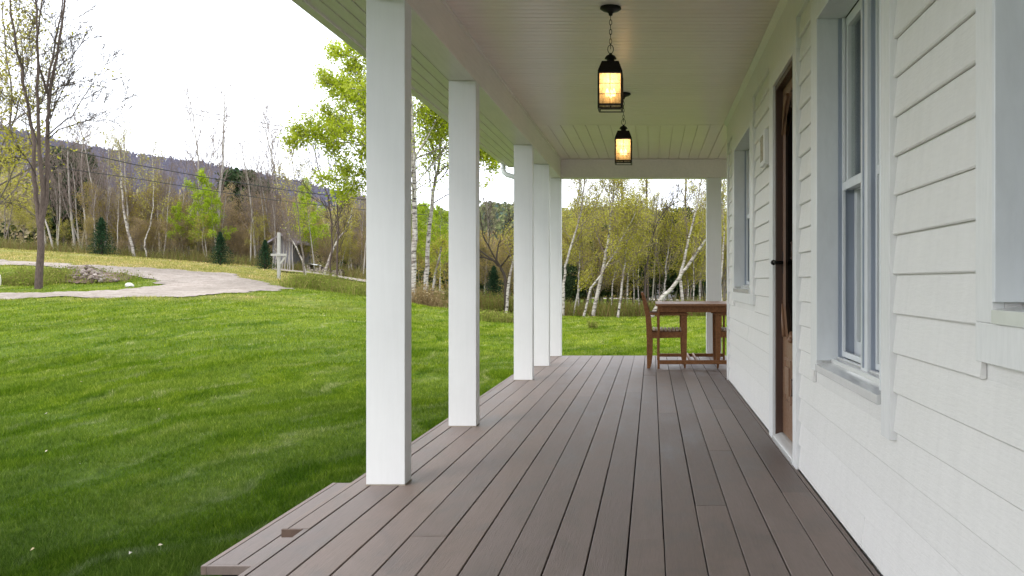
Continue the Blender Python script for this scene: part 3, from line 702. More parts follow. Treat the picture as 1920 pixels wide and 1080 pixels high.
# ------------------------------------------------------------------ deck
deck = empty('porch_deck', (-.3, 6, 0)); tag(deck, 'grey brown plank floor of the porch with a low side step', 'deck')
DL = Vector((.3, -6, 0))
def dbld(mb, name, mat, parent=None, bevel=0):
    o = mb.build(name, mat, parent or deck, bevel); o.location = DL if parent is None else (0,0,0); return o
edges = [-1.382,-1.241,-1.095,-.951,-.8025,-.662,-.5217,-.3754,-.2319,-.0888,.048,.194,.335,.475,.617,.757]
joints = {7: [4.885], 3: [3.564, 8.9], 9: [3.527, 9.7], 11: [4.05], 14: [4.30], 12: [5.36], 0: [5.49, 9.1], 1: [7.6], 5: [7.9, 2.2], 6: [10.2], 13: [7.1], 8: [8.2], 10: [6.9], 2: [10.6], 4: [6.2]}
rd = random.Random(12)
def plank(mb, x0, x1, y0, y1, z0, z1, ch=.0018):
    p = [(x0,z0),(x1,z0),(x1,z1-ch),(x1-ch,z1),(x0+ch,z1),(x0,z1-ch)]
    n = 6; v = [(a, y0, b) for a, b in p]+[(a, y1, b) for a, b in p]
    mb.add(v, [tuple(range(n)), tuple(range(2*n-1, n-1, -1))]+[((i+1) % n, i, n+i, n+(i+1) % n) for i in range(n)])
mb = MB()
for i in range(15):
    js = [-1.0]+sorted(joints.get(i, []))+[12.235]
    for a, b in zip(js[:-1], js[1:]):
        g0 = rd.uniform(.0016, .0042); g1_ = rd.uniform(.0016, .0042)
        plank(mb, edges[i]+g0, edges[i+1]-g1_, a+.0012, b-.0012, -.034, rd.uniform(-.0012, .0003))
plank(mb, .760, XL-.004, -1, 9.3, -.034, -.004)
plank(mb, -1.471, -1.3865, 3.672, 12.235, -.034, 0)
# the side porch beyond the house corner
x = .762
while x < 4: plank(mb, x, x+.138, 9.42, 12.235, -.034, rd.uniform(-.001, 0)); x += .1425
dbld(mb, 'floor_boards', M['deck'])
mb = MB(); mb.box(-1.497, -1.4735, 3.67, 12.262, -.036, .0005); mb.box(-1.409, -1.3865, -1, 3.668, -.15, -.001); mb.box(-1.4733, 4, 12.238, 12.262, -.15, .0005); dbld(mb, 'edge_board', M['deck'], bevel=.002)
mb = MB(); mb.box(-1.497, -1.413, 3.6635, 3.6715, -.034, -.001); dbld(mb, 'board_end', M['deck_end'], bevel=.001)
mb = MB(); mb.box(-1.38, 4, 9.42, 12.2, -.30, -.06); mb.box(-1.38, .77, -1, 9.42, -.30, -.06); mb.box(-1.36, -1.2, -1, 12.2, -.5, -.3); dbld(mb, 'underframe', M['shade_black'])  # solid near-black block, its colour supplies the dark in the board gaps
st = empty('step'); st.parent = deck; st.location = DL
mb = MB(); z = -.17
for a, b in ((-1.829, -1.7155), (-1.7105, -1.572), (-1.567, -1.428)): plank(mb, a, b, 3.752, 5.272, z-.034, z+rd.uniform(-.001, 0))
dbld(mb, 'tread', M['deck'], st)
mb = MB(); mb.box(-1.855, -1.8315, 3.727, 5.274, z-.037, z+.0005); mb.box(-1.8313, -1.41, 3.727, 3.7495, z-.037, z+.0005); dbld(mb, 'edge_board', M['deck'], st, .002)
mb = MB(); mb.box(-1.80, -1.40, 3.80, 5.24, -.5, z-.04); dbld(mb, 'riser', M['shade_black'], st)  # near-black block: shadow under the step put into its colour

# ------------------------------------------------------------------ lanterns
def lantern(x, y, label):
    top = CEIL
    t = empty('pendant_lantern', (x, y, 2.025)); tag(t, label, 'lantern', 'lit lanterns hanging from the porch ceiling')
    H = top-2.025
    mb = MB(); mb.lathe((0,0,H), [(.062,-.0005),(.064,-.010),(.05,-.020),(.026,-.028),(.014,-.036),(.010,-.05),(0,-.052)], 28); mb.build('canopy', M['black_metal'], t)
    mb = MB(); z = H-.045; i = 0
    while z > .385:
        a = np.linspace(0, 2*math.pi, 15)
        pts = [((.0075*math.cos(q) if i % 2 else 0), (0 if i % 2 else .0075*math.cos(q)), z-.017+.017*math.sin(q)) for q in a]
        mb.tube(pts, [.0019]*15, 6, cap=False); z -= .0285; i += 1
    mb.build('chain', M['black_metal'], t)
    mb = MB(); a = np.linspace(0, 2*math.pi, 25); mb.tube([(.017*math.cos(q), 0, .364+.026*math.sin(q)) for q in a], [.0022]*25, 6, cap=False); mb.build('ring', M['black_metal'], t)
    mb = MB(); mb.lathe((0,0,.29), [(0,.052),(.008,.05),(.010,.043),(.026,.034),(.034,.022),(.036,.016),(.024,.014),(.022,-.004),(.03,-.008)], 24)
    w = .0725
    v = [(-.05,-.05,.283),(.05,-.05,.283),(.05,.05,.283),(-.05,.05,.283)] + [(-w,-w,.222),(w,-w,.222),(w,w,.222),(-w,w,.222)] + [(-w,-w,.207),(w,-w,.207),(w,w,.207),(-w,w,.207)]
    mb.add(v, [(0,1,2,3),(4,5,1,0),(5,6,2,1),(6,7,3,2),(7,4,0,3),(8,9,5,4),(9,10,6,5),(10,11,7,6),(11,8,4,7)])
    mb.build('roof', M['black_metal'], t)
    mb = MB(); e = .0055; q = .068
    for sx in (-1, 1):
        for sy in (-1, 1): mb.box(sx*q-e, sx*q+e, sy*q-e, sy*q+e, .004, .207)
    for s in (-1, 1):
        mb.box(-q+e, q-e, s*q-.004, s*q+.004, .017, .027); mb.box(s*q-.004, s*q+.004, -q+e, q-e, .017, .027)
        mb.box(-q-.004, q+.004, s*q-.0062, s*q+.0062, -.001, .0038)
        mb.box(s*q-.0062, s*q+.0062, -q+.0064, q-.0064, -.001, .0038)
        for z in (.084, .146): mb.tube([(-q, s*q, z), (q, s*q, z)], [.0018]*2, 5); mb.tube([(s*q, -q, z), (s*q, q, z)], [.0018]*2, 5)
        mb.tube([(0, s*q, .02), (0, s*q, .205)], [.002]*2, 5); mb.tube([(s*q, 0, .02), (s*q, 0, .205)], [.002]*2, 5)
    mb.tube([(-q, 0, .02), (0, 0, .010), (q, 0, .02)], [.002]*3, 6); mb.tube([(0, 0, .03), (0, 0, .006)], [.006, .003], 8)
    mb.build('frame', M['black_metal'], t)
    mb = MB()
    for s in (-1, 1): mb.box(-q+e, q-e, s*(q-.004)-.0008, s*(q-.004)+.0008, .027, .206); mb.box(s*(q-.004)-.0008, s*(q-.004)+.0008, -q+e+.002, q-e-.002, .027, .206)
    mb.build('glass', M['lantern_glass'], t)
    for bx, by in ((-.02, -.012), (.02, -.012), (0, .022)):
        mb = MB(); mb.tube([(bx, by, .022), (bx, by, .075)], [.0085]*2, 10); mb.build('candle', M['candle'], t)
        mb = MB(); mb.lathe((bx, by, .078), [(0,0),(.008,.004),(.012,.018),(.009,.034),(.003,.048),(0,.052)], 12); mb.build('bulb', M['bulb'], t)
    l = bpy.data.lights.new('lantern_light', 'POINT'); l.energy = 2.1; l.color = (1,.76,.46); l.shadow_soft_size = .02
    lo = bpy.data.objects.new('lantern_light', l); col.objects.link(lo); lo.parent = t; lo.location = (0, 0, .165)
lantern(-.246, 5.42, 'nearer and larger looking of the two lit black lanterns hanging on chains')
lantern(-.246, 7.90, 'farther, smaller looking lit black lantern hanging above the dining table end')

# ------------------------------------------------------------------ table and chairs
tb = empty('dining_table', (.5, 11, 0)); tag(tb, 'reddish brown wooden slatted patio table at the far end of the deck', 'table')
O = lambda m_, n_, mt, bv=.003: setattr(m_.build(n_, mt, tb, bv), 'location', (-.5, -11, 0))
mb = MB(); x = .045; 
mb.box(.045, .955, 10.30, 10.40, .722, .746); mb.box(.045, .955, 11.60, 11.70, .722, .746); mb.box(.045, .135, 10.403, 11.597, .722, .746); mb.box(.865, .955, 10.403, 11.597, .722, .746)
y = 10.408
while y < 11.55: mb.box(.1355, .8645, y, y+.082, .724, .745); y += .0895
O(mb, 'tabletop', M['teak_top'])
mb = MB(); mb.box(.07, .93, 10.395, 10.42, .648, .7215); mb.box(.07, .93, 11.58, 11.605, .648, .7215); mb.box(.07, .095, 10.4205, 11.5795, .648, .7215); mb.box(.905, .93, 10.4205, 11.5795, .648, .7215); O(mb, 'apron', M['teak'])
for x in (.066, .908):
    for y in (10.395, 11.565):
        mb = MB(); mb.box(x, x+.026, y, y+.04, .0, .6475); O(mb, 'leg', M['teak'])
mb = MB(); mb.box(.0925, .9075, 10.40, 10.425, .052, .098); O(mb, 'stretcher', M['teak'])
mb = MB(); mb.box(.0925, .9075, 11.575, 11.60, .04, .082); O(mb, 'stretcher', M['teak'])
mb = MB(); mb.box(.438, .462, 10.4255, 11.5745, .062, .092); O(mb, 'floor_rail', M['teak_top'])
mb = MB(); mb.box(.512, .536, 10.4255, 11.5745, .062, .092); O(mb, 'floor_rail', M['teak_top'])

def chair(loc, rz, label):
    c = empty('armchair', loc, rz); tag(c, label, 'chair', 'wooden armchairs at the table')
    cx0 = .18   # chair centre in photo-derived x
    zx = lambda a: ((a/6+1180)-1222)/162-cx0
    zz = lambda b: 1-((b/6+530)-528)/162
    prof = [(200,966),(236,962),(252,900),(262,800),(264,640),(254,520),(243,400),(226,320),(200,232),(170,140),(152,108),(136,116),(150,200),(166,290),(180,360),(189,480),(195,640),(196,820)]
    P = [(zx(a), max(0, zz(b))) for a, b in prof]; P[0] = (P[0][0], 0); P[1] = (P[1][0], 0)
    Wd = .56
    for y in (-Wd/2, Wd/2-.036):
        mb = MB(); mb.prism(P, y, y+.036); mb.build('rear_leg', M['teak'], c, .003)
        fp = [(580,366),(648,366),(648,540),(644,800),(638,900),(632,966),(616,966),(600,880),(590,740),(588,600),(580,480)]
        mb = MB(); q = [(zx(a), max(0, zz(b))) for a, b in fp]; mb.prism(q, y, y+.036); mb.build('front_leg', M['teak'], c, .003)
        mb = MB(); mb.prism([(zx(225), zz(338)), (zx(225), zz(362)), (zx(640), zz(365)), (zx(668), zz(358)), (zx(664), zz(345)), (zx(640), zz(338))], y-.008, y+.046); mb.build('arm', M['teak'], c, .003)
        mb = MB(); mb.prism([(zx(254), zz(558)), (zx(254), zz(624)), (zx(589), zz(616)), (zx(589), zz(552))], y+.005, y+.03); mb.build('side_rail', M['teak'], c, .002)
    mb = MB()
    for k in range(8):
        x = zx(262)+k*.0455; mb.box(x, x+.033, -Wd/2+.01, Wd/2-.01, .425+.004*abs(k-3.5)*.4, .444+.004*abs(k-3.5)*.4)
    mb.build('seat', M['seat_lit_wood'], c, .002)
    mb = MB(); mb.box(zx(586), zx(606), -Wd/2+.037, Wd/2-.037, .36, .42); mb.build('cross_rail', M['teak'], c, .002)
    mb = MB(); mb.box(zx(240), zx(254), -Wd/2+.037, Wd/2-.037, .36, .42); mb.build('cross_rail', M['teak'], c, .002)
    mb = MB()
    for a, b in ((146,122),(157,170),(168,222),(180,276),(190,330)): mb.box(zx(a)-.016, zx(a)+.002, -Wd/2+.037, Wd/2-.037, zz(b)-.02, zz(b)+.016)
    mb.build('backrest', M['teak'], c, .002)
chair((.18, 10.735, 0), 0, 'wooden armchair with its curved back standing clear left of the table')
chair((.965, 10.735, 0), math.pi, 'wooden armchair right of the table, mostly hidden behind the wall')

# ------------------------------------------------------------------ trees
def rotvec(d, ang, az):
    d = d/np.linalg.norm(d); ref = np.array([0, 0, 1.]) if abs(d[2]) < .9 else np.array([1., 0, 0])
    u = np.cross(d, ref); u /= np.linalg.norm(u); w = np.cross(d, u)
    return d*math.cos(ang)+(u*math.cos(az)+w*math.sin(az))*math.sin(ang)
def grow(mb, leaves, rg, p, d, L, r, lvl, C, mis=(0,1)):
    c = C[lvl]; ns = c.get('seg', 4); pts = [np.array(p, dtype=float)]; dd = np.array(d, dtype=float)
    for i in range(ns):
        dd = dd+rg.normal(0, c.get('wob', .12), 3); dd[2] += c.get('trop', .05); dd /= np.linalg.norm(dd)
        pts.append(pts[-1]+dd*L/ns)
    finish(mb, leaves, rg, pts, r, lvl, C, L, mis)
def finish(mb, leaves, rg, pts, r, lvl, C, L, mis=(0,1), rend=None):
    c = C[lvl]; ns = len(pts)-1; P = np.array(pts)
    re = max(r*c.get('tip', .25), .0055) if rend is None else rend
    rad = r+(re-r)*np.linspace(0, 1, ns+1)**.85
    mb.tube(P, rad, c.get('sides', 3 if lvl else 7), mi=mis[0] if r > c.get('mith', .03) else mis[1], cap=False)
    if lvl == len(C)-1 or c.get('leaf'):
        k = c.get('nleaf', 4)
        for t in rg.uniform(.15, 1.02, k): leaves.append(P[0]*(0) + interp(P, min(t, 1)))
    if lvl < len(C)-1:
        n = c['n'] if isinstance(c['n'], int) else int(rg.integers(c['n'][0], c['n'][1]+1)); az = rg.uniform(0, 6.3)
        for i in range(n):
            t = c['start']+(1-c['start'])*(i+rg.uniform(.1, .9))/n; q = interp(P, t)
            k = min(int(t*ns), ns-1); dv = P[k+1]-P[k]; az += 2.4+rg.normal(0, .4)
            nd = rotvec(dv, R(rg.uniform(*c['ang'])), az)
            ln = L*rg.uniform(*c['ratio'])*(1-c.get('short', .55)*t)
            rr = max(rad[k]*c.get('rr', .45), .006)
            grow(mb, leaves, rg, q, nd, ln, rr, lvl+1, C, mis)
def interp(P, t):
    k = t*(len(P)-1); i = min(int(k), len(P)-2); return P[i]*(1-(k-i))+P[i+1]*(k-i)
def leafquads(A, rg, per, size, spread, flat=0.):
    A = np.asarray(A); n = len(A)*per; c = np.repeat(A, per, 0)+rg.normal(0, spread, (n, 3))
    u = rg.normal(0, 1, (n, 3)); u /= np.linalg.norm(u, axis=1)[:, None]; w = rg.normal(0, 1, (n, 3)); w -= (w*u).sum(1)[:, None]*u; w /= np.linalg.norm(w, axis=1)[:, None]
    s = size*rg.uniform(.55, 1.35, n)[:, None]
    return np.stack([c-u*s*.5, c+w*s*.32, c+u*s*.55, c-w*s*.3], 1)
def mktree(kind, seed, h):
    """returns (trunk mesh, crown mesh or None)"""
    rg = np.random.default_rng(seed); mb = MB(); lv = []
    S = h/7.0
    if kind == 'bare':
        C = [dict(n=(16,22), start=.3, ang=(22,42), ratio=(.28,.45), wob=.05, trop=.08, seg=9, sides=6, tip=.12, short=.55, rr=.4),
             dict(n=(6,8), start=.2, ang=(20,40), ratio=(.35,.6), wob=.1, trop=.14, seg=5, rr=.5, tip=.3),
             dict(n=3, start=.3, ang=(20,45), ratio=(.4,.6), wob=.12, trop=.12, seg=3, tip=.5), dict(wob=.1, trop=.1, seg=2, nleaf=1)]
        grow(mb, lv, rg, (0,0,-.1), (rg.normal(0,.05), rg.normal(0,.05), 1), h, .065*S+.012, 0, C); mats = [M['bark_pale'], M['twig']]; leaf = ('lf_grey', 1, .022*S, .03)
    elif kind == 'olive' or kind == 'tan':
        C = [dict(n=(18,24), start=.12, ang=(30,60), ratio=(.35,.55), wob=.08, trop=.06, seg=7, sides=6, tip=.15, rr=.42),
             dict(n=(7,9), start=.15, ang=(25,55), ratio=(.35,.6), wob=.14, trop=.08, seg=4, rr=.5),
             dict(n=3, start=.3, ang=(25,50), ratio=(.4,.6), wob=.15, trop=.08, seg=3, leaf=1, nleaf=3), dict(wob=.1, trop=.1, seg=2, nleaf=3)]
        for q in range(2): grow(mb, lv, rg, (rg.normal(0,.15),rg.normal(0,.15),-.1), (rg.normal(0,.14), rg.normal(0,.14), 1), h*rg.uniform(.8,1), .05*S+.01, 0, C)
        mats = [M['bark_grey'], M['twig']]; leaf = ('lf_olive' if kind == 'olive' else 'lf_tan', 4, .085*S, .13*S)
    elif kind == 'lime':
        C = [dict(n=(15,19), start=.25, ang=(30,60), ratio=(.28,.45), wob=.06, trop=.05, seg=7, sides=6, tip=.15, rr=.4, short=.6),
             dict(n=(7,9), start=.2, ang=(25,55), ratio=(.35,.6), wob=.14, trop=.05, seg=4, rr=.5),
             dict(n=3, start=.3, ang=(25,50), ratio=(.4,.6), wob=.15, trop=.05, seg=3, leaf=1, nleaf=4), dict(wob=.1, trop=.05, seg=2, nleaf=4)]
        grow(mb, lv, rg, (0,0,-.1), (rg.normal(0,.06), rg.normal(0,.06), 1), h, .06*S, 0, C); mats = [M['bark_pale'], M['twig']]; leaf = ('lf_lime', 3, .11*S, .10*S)
    elif kind == 'yellow' or kind == 'birch':
        C = [dict(n=(16,20), start=.3, ang=(25,50), ratio=(.3,.48), wob=.07, trop=.03, seg=9, sides=7, tip=.15, rr=.35, short=.55, mith=.012),
             dict(n=(7,9), start=.2, ang=(25,50), ratio=(.35,.6), wob=.13, trop=.02, seg=5, rr=.5),
             dict(n=3, start=.3, ang=(25,50), ratio=(.4,.7), wob=.15, trop=-.05, seg=3, leaf=1, nleaf=3), dict(wob=.12, trop=-.08, seg=2, nleaf=4)]
        for q in range(1 if kind == 'birch' else 2): grow(mb, lv, rg, (rg.normal(0,.1),rg.normal(0,.1),-.1), (rg.normal(0,.12), rg.normal(0,.1), 1), h*rg.uniform(.85,1), .058*S, 0, C)
        mats = [M['birch'] if kind == 'birch' else M['bark_grey'], M['twig']]; leaf = ('lf_yellow', 3, .065*S, .09*S)
    elif kind == 'spruce':
        mb.tube([(0,0,-.05),(0,0,h*.5),(0,0,h*.98)], [.035*h,.02*h,.004], 7, mi=0, cap=False); T = []
        for z in np.linspace(.06, .985, 24):
            zz = z*h; rr = (1-z)**.85*h*.43*rg.uniform(.75, 1.2)+.02; nb = 11
            for q in range(nb):
                a = q*6.283/nb+rg.uniform(0, .6)+z*20; r_ = rr*rg.uniform(.6, 1.2); d_ = np.array([math.cos(a), math.sin(a), -.05+.35*z])
                tip = np.array([0,0,zz])+d_*r_; mb.tube([(0,0,zz+.03*h*.3), tuple(tip)], [.006*h*.5, .002], 3, mi=1, cap=False)
                for t in np.linspace(.15, 1, 7): T.append((np.array([0,0,zz])+d_*r_*t))
        A_ = np.array(T); mats = [M['bark_brown'], M['bark_dark']]; m1 = mb.mesh('trunk', mats)
        cb = MB(); cb.polys(leafquads(A_, rg, 3, .065*h*.5, .014*h)); return m1, cb.mesh('crown', M['lf_spruce'])
    elif kind == 'pine':
        mb.tube([(0,0,-.05),(.05,0,h*.5),(0,.05,h*.97)], [.022*h,.014*h,.004], 7, mi=0, cap=False); T = []
        for z in np.linspace(.16, .97, 26):
            prof = math.sqrt(max(.02, 1-((z-.52)/.50)**2))*.30
            for q in range(8):
                a = rg.uniform(0, 6.283); r_ = h*prof*rg.uniform(.55, 1.15); d_ = np.array([math.cos(a), math.sin(a), .28])
                b0 = np.array([0,0,z*h]); tip = b0+d_*r_; mb.tube([tuple(b0), tuple(tip)], [.005*h, .003], 3, mi=1, cap=False)
                for t in np.linspace(.35, 1, 6): T.append(b0+d_*r_*t+rg.normal(0, .02*h, 3))
        mats = [M['bark_brown'], M['bark_dark']]; m1 = mb.mesh('trunk', mats)
        cb = MB(); cb.polys(leafquads(np.array(T), rg, 10, .042*h, .024*h)); return m1, cb.mesh('crown', M['lf_pine'])
    m1 = mb.mesh('trunk', mats)
    A_ = np.array(lv); A_ = A_[rg.random(len(A_)) < min(1, 9000/max(1, len(A_)*leaf[1]))]
    cb = MB(); cb.polys(leafquads(A_, rg, leaf[1], leaf[2], leaf[3])); return m1, cb.mesh('crown', M[leaf[0]])
PROTO = {}
for kind, cnt, h in (('bare',4,7.5), ('olive',4,6), ('tan',3,5.5), ('lime',3,6), ('yellow',3,6.5), ('birch',3,7), ('spruce',3,2.2), ('pine',2,7)):
    PROTO[kind] = [(mktree(kind, 100+i*7+len(kind), h), h) for i in range(cnt)]
NAMES = {'bare': ('bare_tree','tree'), 'olive': ('budding_tree','tree'), 'tan': ('budding_tree','tree'), 'lime': ('leafy_tree','tree'), 'yellow': ('leafy_tree','tree'), 'birch': ('birch_tree','birch'), 'spruce': ('spruce_tree','spruce'), 'pine': ('pine_tree','pine')}
rt = random.Random(77)
def put(kind, x, y, h, label, group=None, var=None, lean=(0,0), z=None):
    P = PROTO[kind]; (tm, cm), ph = P[rt.randrange(len(P)) if var is None else var]
    s = h/ph; nm, cat = NAMES[kind]
    e = empty(nm, (x, y, (g1(x, y) if z is None else z)), rt.uniform(0, 6.28), s); e.rotation_euler[0] = lean[0]; e.rotation_euler[1] = lean[1]
    tag(e, label, cat, group)
    o = bpy.data.objects.new('trunk', tm); col.objects.link(o); o.parent = e
    o = bpy.data.objects.new('crown', cm); col.objects.link(o); o.parent = e
    return e
def putpx(kind, px, Y, ytop, label, group=None, **k):
    X = (px-VX)/F*Y; z = g1(X, Y); top = 1+(VY-ytop)/F*Y; return put(kind, X, Y, top-z, label, group, **k)

# hero limbs given in photo pixels at one depth
class Hero:
    def __init__(s, name, label, cat, Y, base, seed, mats, group=None):
        s.rg = np.random.default_rng(seed); s.mb = MB(); s.lv = []; s.Y = Y
        bx = (base[0]-VX)/F*Y; s.o = np.array([bx, Y, g1(bx, Y)]); s.e = empty(name, tuple(s.o)); tag(s.e, label, cat, group); s.mats = mats
    def limb(s, px, r0, r1, C, dy=0, dyend=0, first=False, mith=None):
        """px: list of photo points, r in pixels"""
        n = len(px); P = []
        for i, (a, b) in enumerate(px):
            Y = s.Y+dy+(dyend-dy)*i/(n-1); P.append(np.array(world(a, b, Y))-s.o)
        if first: P[0][2] = -.12
        D = []
        for i in range(n-1):
            for t in (0, .33, .66): D.append(P[i]*(1-t)+P[i+1]*t+s.rg.normal(0, .012, 3)*(1 if i+t > 0 else 0))
        D.append(P[-1]); L = sum(np.linalg.norm(D[i+1]-D[i]) for i in range(len(D)-1)); k = s.Y/F
        finish(s.mb, s.lv, s.rg, D, r0*k, 0, C, L, (0, 1), rend=r1*k)
    def done(s, leafmat=None, per=2, size=.07, spread=.08, left=None):
        s.mb.build('trunk', s.mats, s.e)
        if leafmat:
            A_ = np.array(s.lv); cb = MB()
            if left is not None: A_ = A_[(A_[:, 0] < left) & (s.rg.random(len(A_)) < .8)]
            cb.polys(leafquads(A_, s.rg, per, size, spread)); cb.build('crown', M[leafmat], s.e)
tw = lambda n, ratio=(.25,.4), ang=(20,45), start=.25, **k: [dict(n=n, start=start, ang=ang, ratio=ratio, sides=8, rr=.35, short=.5, mith=.03, **k),
      dict(n=(8,10), start=.12, ang=(20,45), ratio=(.4,.7), wob=.09, trop=.06, seg=6, sides=4, rr=.5, tip=.3),
      dict(n=(4,5), start=.2, ang=(20,45), ratio=(.4,.6), wob=.1, trop=.05, seg=4, rr=.6, tip=.5, leaf=1, nleaf=2), dict(wob=.1, trop=.04, seg=3, nleaf=2, tip=.6)]
# big bare tree by the stone pile
H_ = Hero('bare_tree', 'tall bare many stemmed tree with dark bark beside the stone pile', 'tree', 27, (72,521), 4, [M['bark_brown'], M['bark_dark']])
none = tw(0, start=.5)
H_.limb([(72,521),(75,490),(77,450),(75,410)], 6.9, 5.2, none, first=True)
H_.limb([(74,425),(68,370),(63,320),(65,270),(58,235),(50,190),(40,130),(30,80),(20,25),(16,-40)], 4.6, 1.3, tw(9), 0, .8)
H_.limb([(77,415),(80,360),(76,310),(72,250),(70,190),(70,120),(71,60),(68,0),(66,-60)], 4.4, 1.3, tw(9), 0, -.6)
H_.limb([(77,425),(87,365),(89,300),(90,240),(92,200),(98,150),(106,110),(115,50),(122,-5),(126,-70)], 4.8, 1.4, tw(9), 0, .3)
H_.limb([(92,195),(88,165),(98,110),(108,60),(116,10),(120,-40)], 2.6, .9, tw(7), .1, 1.2)
H_.limb([(88,175),(80,145),(72,120),(70,60),(78,0),(80,-50)], 2.4, .8, tw(6), .1, -1)
H_.limb([(88,255),(105,240),(135,218),(160,175),(190,135),(204,110)], 1.5, .4, tw(9, (.3,.5), (15,40)), 0, .6)
H_.limb([(90,260),(112,242),(160,228),(205,205),(245,180)], 1.3, .35, tw(8, (.3,.5), (15,40)), 0, -.8)
H_.limb([(95,180),(110,165),(130,155),(165,152)], 1.1, .4, tw(6, (.3,.5)), 0, .5)
H_.limb([(93,140),(110,125),(135,105),(160,75),(175,60)], 1.0, .3, tw(6, (.3,.5)), 0, .9)
H_.limb([(68,330),(50,300),(30,292),(8,300)], 1.2, .4, tw(5, (.3,.5)), 0, -.8)
H_.limb([(66,405),(45,390),(22,380),(-5,377)], 1.0, .4, tw(4, (.3,.5)), 0, .8)
H_.limb([(60,230),(40,200),(20,190),(-10,175)], 1.2, .4, tw(6, (.3,.5)), 0, .8)
H_.done('lf_yellow', 1, .045, .05, left=-.12)
# yellow-green tree at the left edge
H_ = Hero('leafy_tree', 'yellow green leafing tree at the left edge of the view beside the bare tree', 'tree', 30, (-30,512), 9, [M['bark_grey'], M['twig']])
T2 = tw(14, (.35,.55), (25,60), start=.2)
H_.limb([(-30,512),(-28,440),(-22,380),(-15,320),(-20,230),(-24,100),(-20,0),(-16,-80)], 8, 2, T2, first=True)
H_.limb([(-25,400),(-5,340),(15,260),(22,180),(10,90),(4,0)], 3, .9, T2, 0, .5)
H_.limb([(-26,430),(-10,390),(12,350),(30,310),(42,280)], 2, .6, tw(10, (.35,.55), (25,60)), 0, -.7)
H_.limb([(-22,350),(5,270),(30,215),(45,150),(40,70)], 2, .6, tw(10, (.35,.55), (25,60)), 0, -1.2)
H_.done('lf_yellow', 1, .10, .12)
# lime poplar behind the first posts
H_ = Hero('poplar_tree', 'tall lime green poplar rising behind the two nearest porch posts', 'tree', 33, (774,578), 21, [M['birch'], M['bark_grey']])
T3 = tw(16, (.3,.5), (35,75), start=.3)
H_.limb([(774,578),(775,500),(778,420),(776,340),(774,260),(770,180),(765,100),(762,20)], 6.5, 2, T3, first=True)
H_.limb([(775,330),(755,310),(725,290),(690,275),(650,268),(600,262),(572,256)], 2.6, .7, tw(12, (.3,.5), (25,60)), 0, -1)
H_.limb([(775,300),(745,270),(705,250),(660,240),(625,232)], 2.2, .7, tw(10, (.3,.5), (25,60)), 0, .8)
H_.limb([(775,250),(745,215),(705,190),(668,175),(620,165)], 2.4, .7, tw(11, (.3,.5), (25,60)), 0, -.5)
H_.limb([(772,200),(745,160),(705,130),(670,112),(648,100)], 2.2, .7, tw(10, (.3,.5), (25,60)), 0, .8)
H_.limb([(772,160),(750,110),(712,70),(680,40)], 2.2, .7, tw(10, (.3,.5), (25,60)), 0, -.5)
H_.limb([(777,360),(750,345),(715,335),(685,325),(660,330),(640,340)], 1.8, .6, tw(9, (.3,.5), (25,60)), 0, .8)
H_.limb([(776,300),(800,260),(822,220),(835,190)], 2, .6, tw(9, (.35,.5), (25,60)), 0, .8)
H_.done('lf_poplar', 4, .10, .15)
H_ = Hero('poplar_tree', 'smaller lime green poplar with a peeling trunk right of the taller poplar', 'tree', 35, (796,580), 22, [M['birch'], M['bark_brown']])
H_.limb([(796,580),(799,520),(803,460),(807,410),(812,360),(820,320),(826,280),(832,230),(838,180)], 5, 1.6, tw(16, (.3,.45), (30,70), start=.42), first=True)
H_.limb([(818,330),(840,310),(865,295),(900,280),(918,290)], 1.6, .5, tw(9, (.3,.5), (25,60)), 0, -.7)
H_.limb([(824,290),(850,262),(880,245),(905,250)], 1.6, .5, tw(9, (.3,.5), (25,60)), 0, .7)
H_.limb([(828,250),(855,220),(885,190),(900,170)], 1.6, .5, tw(9, (.3,.5), (25,60)), 0, .7)
H_.done('lf_poplar', 5, .10, .17)
# birches
TB = tw(9, (.22,.4), (20,50), start=.45)
def birch_(label, Y, pts, r0, r1, seed, C=None, leaf=True, mats=None, name='birch_tree', lm='lf_yellow', per=2, size=.065, group=None, spread=.11):
    h = Hero(name, label, 'birch' if name == 'birch_tree' else 'tree', Y, pts[0], seed, mats or [M['birch'], M['twig']], group)
    h.limb(pts, r0, r1, C or TB, first=True); h.done(lm if leaf else None, int(per*1.6+.5), size*.85, spread)
birch_('white birch leaning left in front of the brown woods', 46, [(253,481),(246,455),(238,425),(232,395),(229,360),(227,320),(224,290),(222,262)], 3.0, .5, 31, per=1)
birch_('thin white birch with a bend near its foot right of the left leaning birch', 46, [(277,485),(271,462),(272,452),(279,430),(286,400),(288,360),(287,320),(285,290)], 1.8, .4, 32, per=1)
birch_('thin fallen looking birch leaning right beside the woodpile', 43, [(606,512),(620,478),(634,448),(648,430),(658,405),(661,388)], 2.5, .7, 33, per=1)
birch_('pale bare trunk leaning left over the wooden post', 40, [(576,512),(568,490),(556,465),(545,447),(535,425)], 2.0, .6, 34, leaf=False)
birch_('dark bare slender tree growing from the bank, two stems', 35, [(630,545),(632,500),(634,440),(633,370),(629,320),(627,270)], 2.2, .5, 36, tw(10, (.25,.4), (15,35)), mats=[M['bark_brown'], M['bark_dark']], name='bare_tree', leaf=False)
birch_('dark bare slender tree curving up left of the lime poplar leaves', 35.5, [(617,540),(622,470),(622,420),(615,370),(603,335),(592,300),(588,270)], 2.0, .5, 37, tw(10, (.25,.4), (15,35)), mats=[M['bark_brown'], M['bark_dark']], name='bare_tree', leaf=False)
birch_('grey bare sapling with a faint green haze in front of the grey shed', 38, [(571,528),(568,480),(562,430),(556,380),(551,330),(547,280)], 1.8, .4, 38, tw(10, (.25,.4), (15,35)), mats=[M['bark_grey'], M['twig']], name='bare_tree', per=1)
LABS = 'thin grey sapling standing in front of the pale shed'
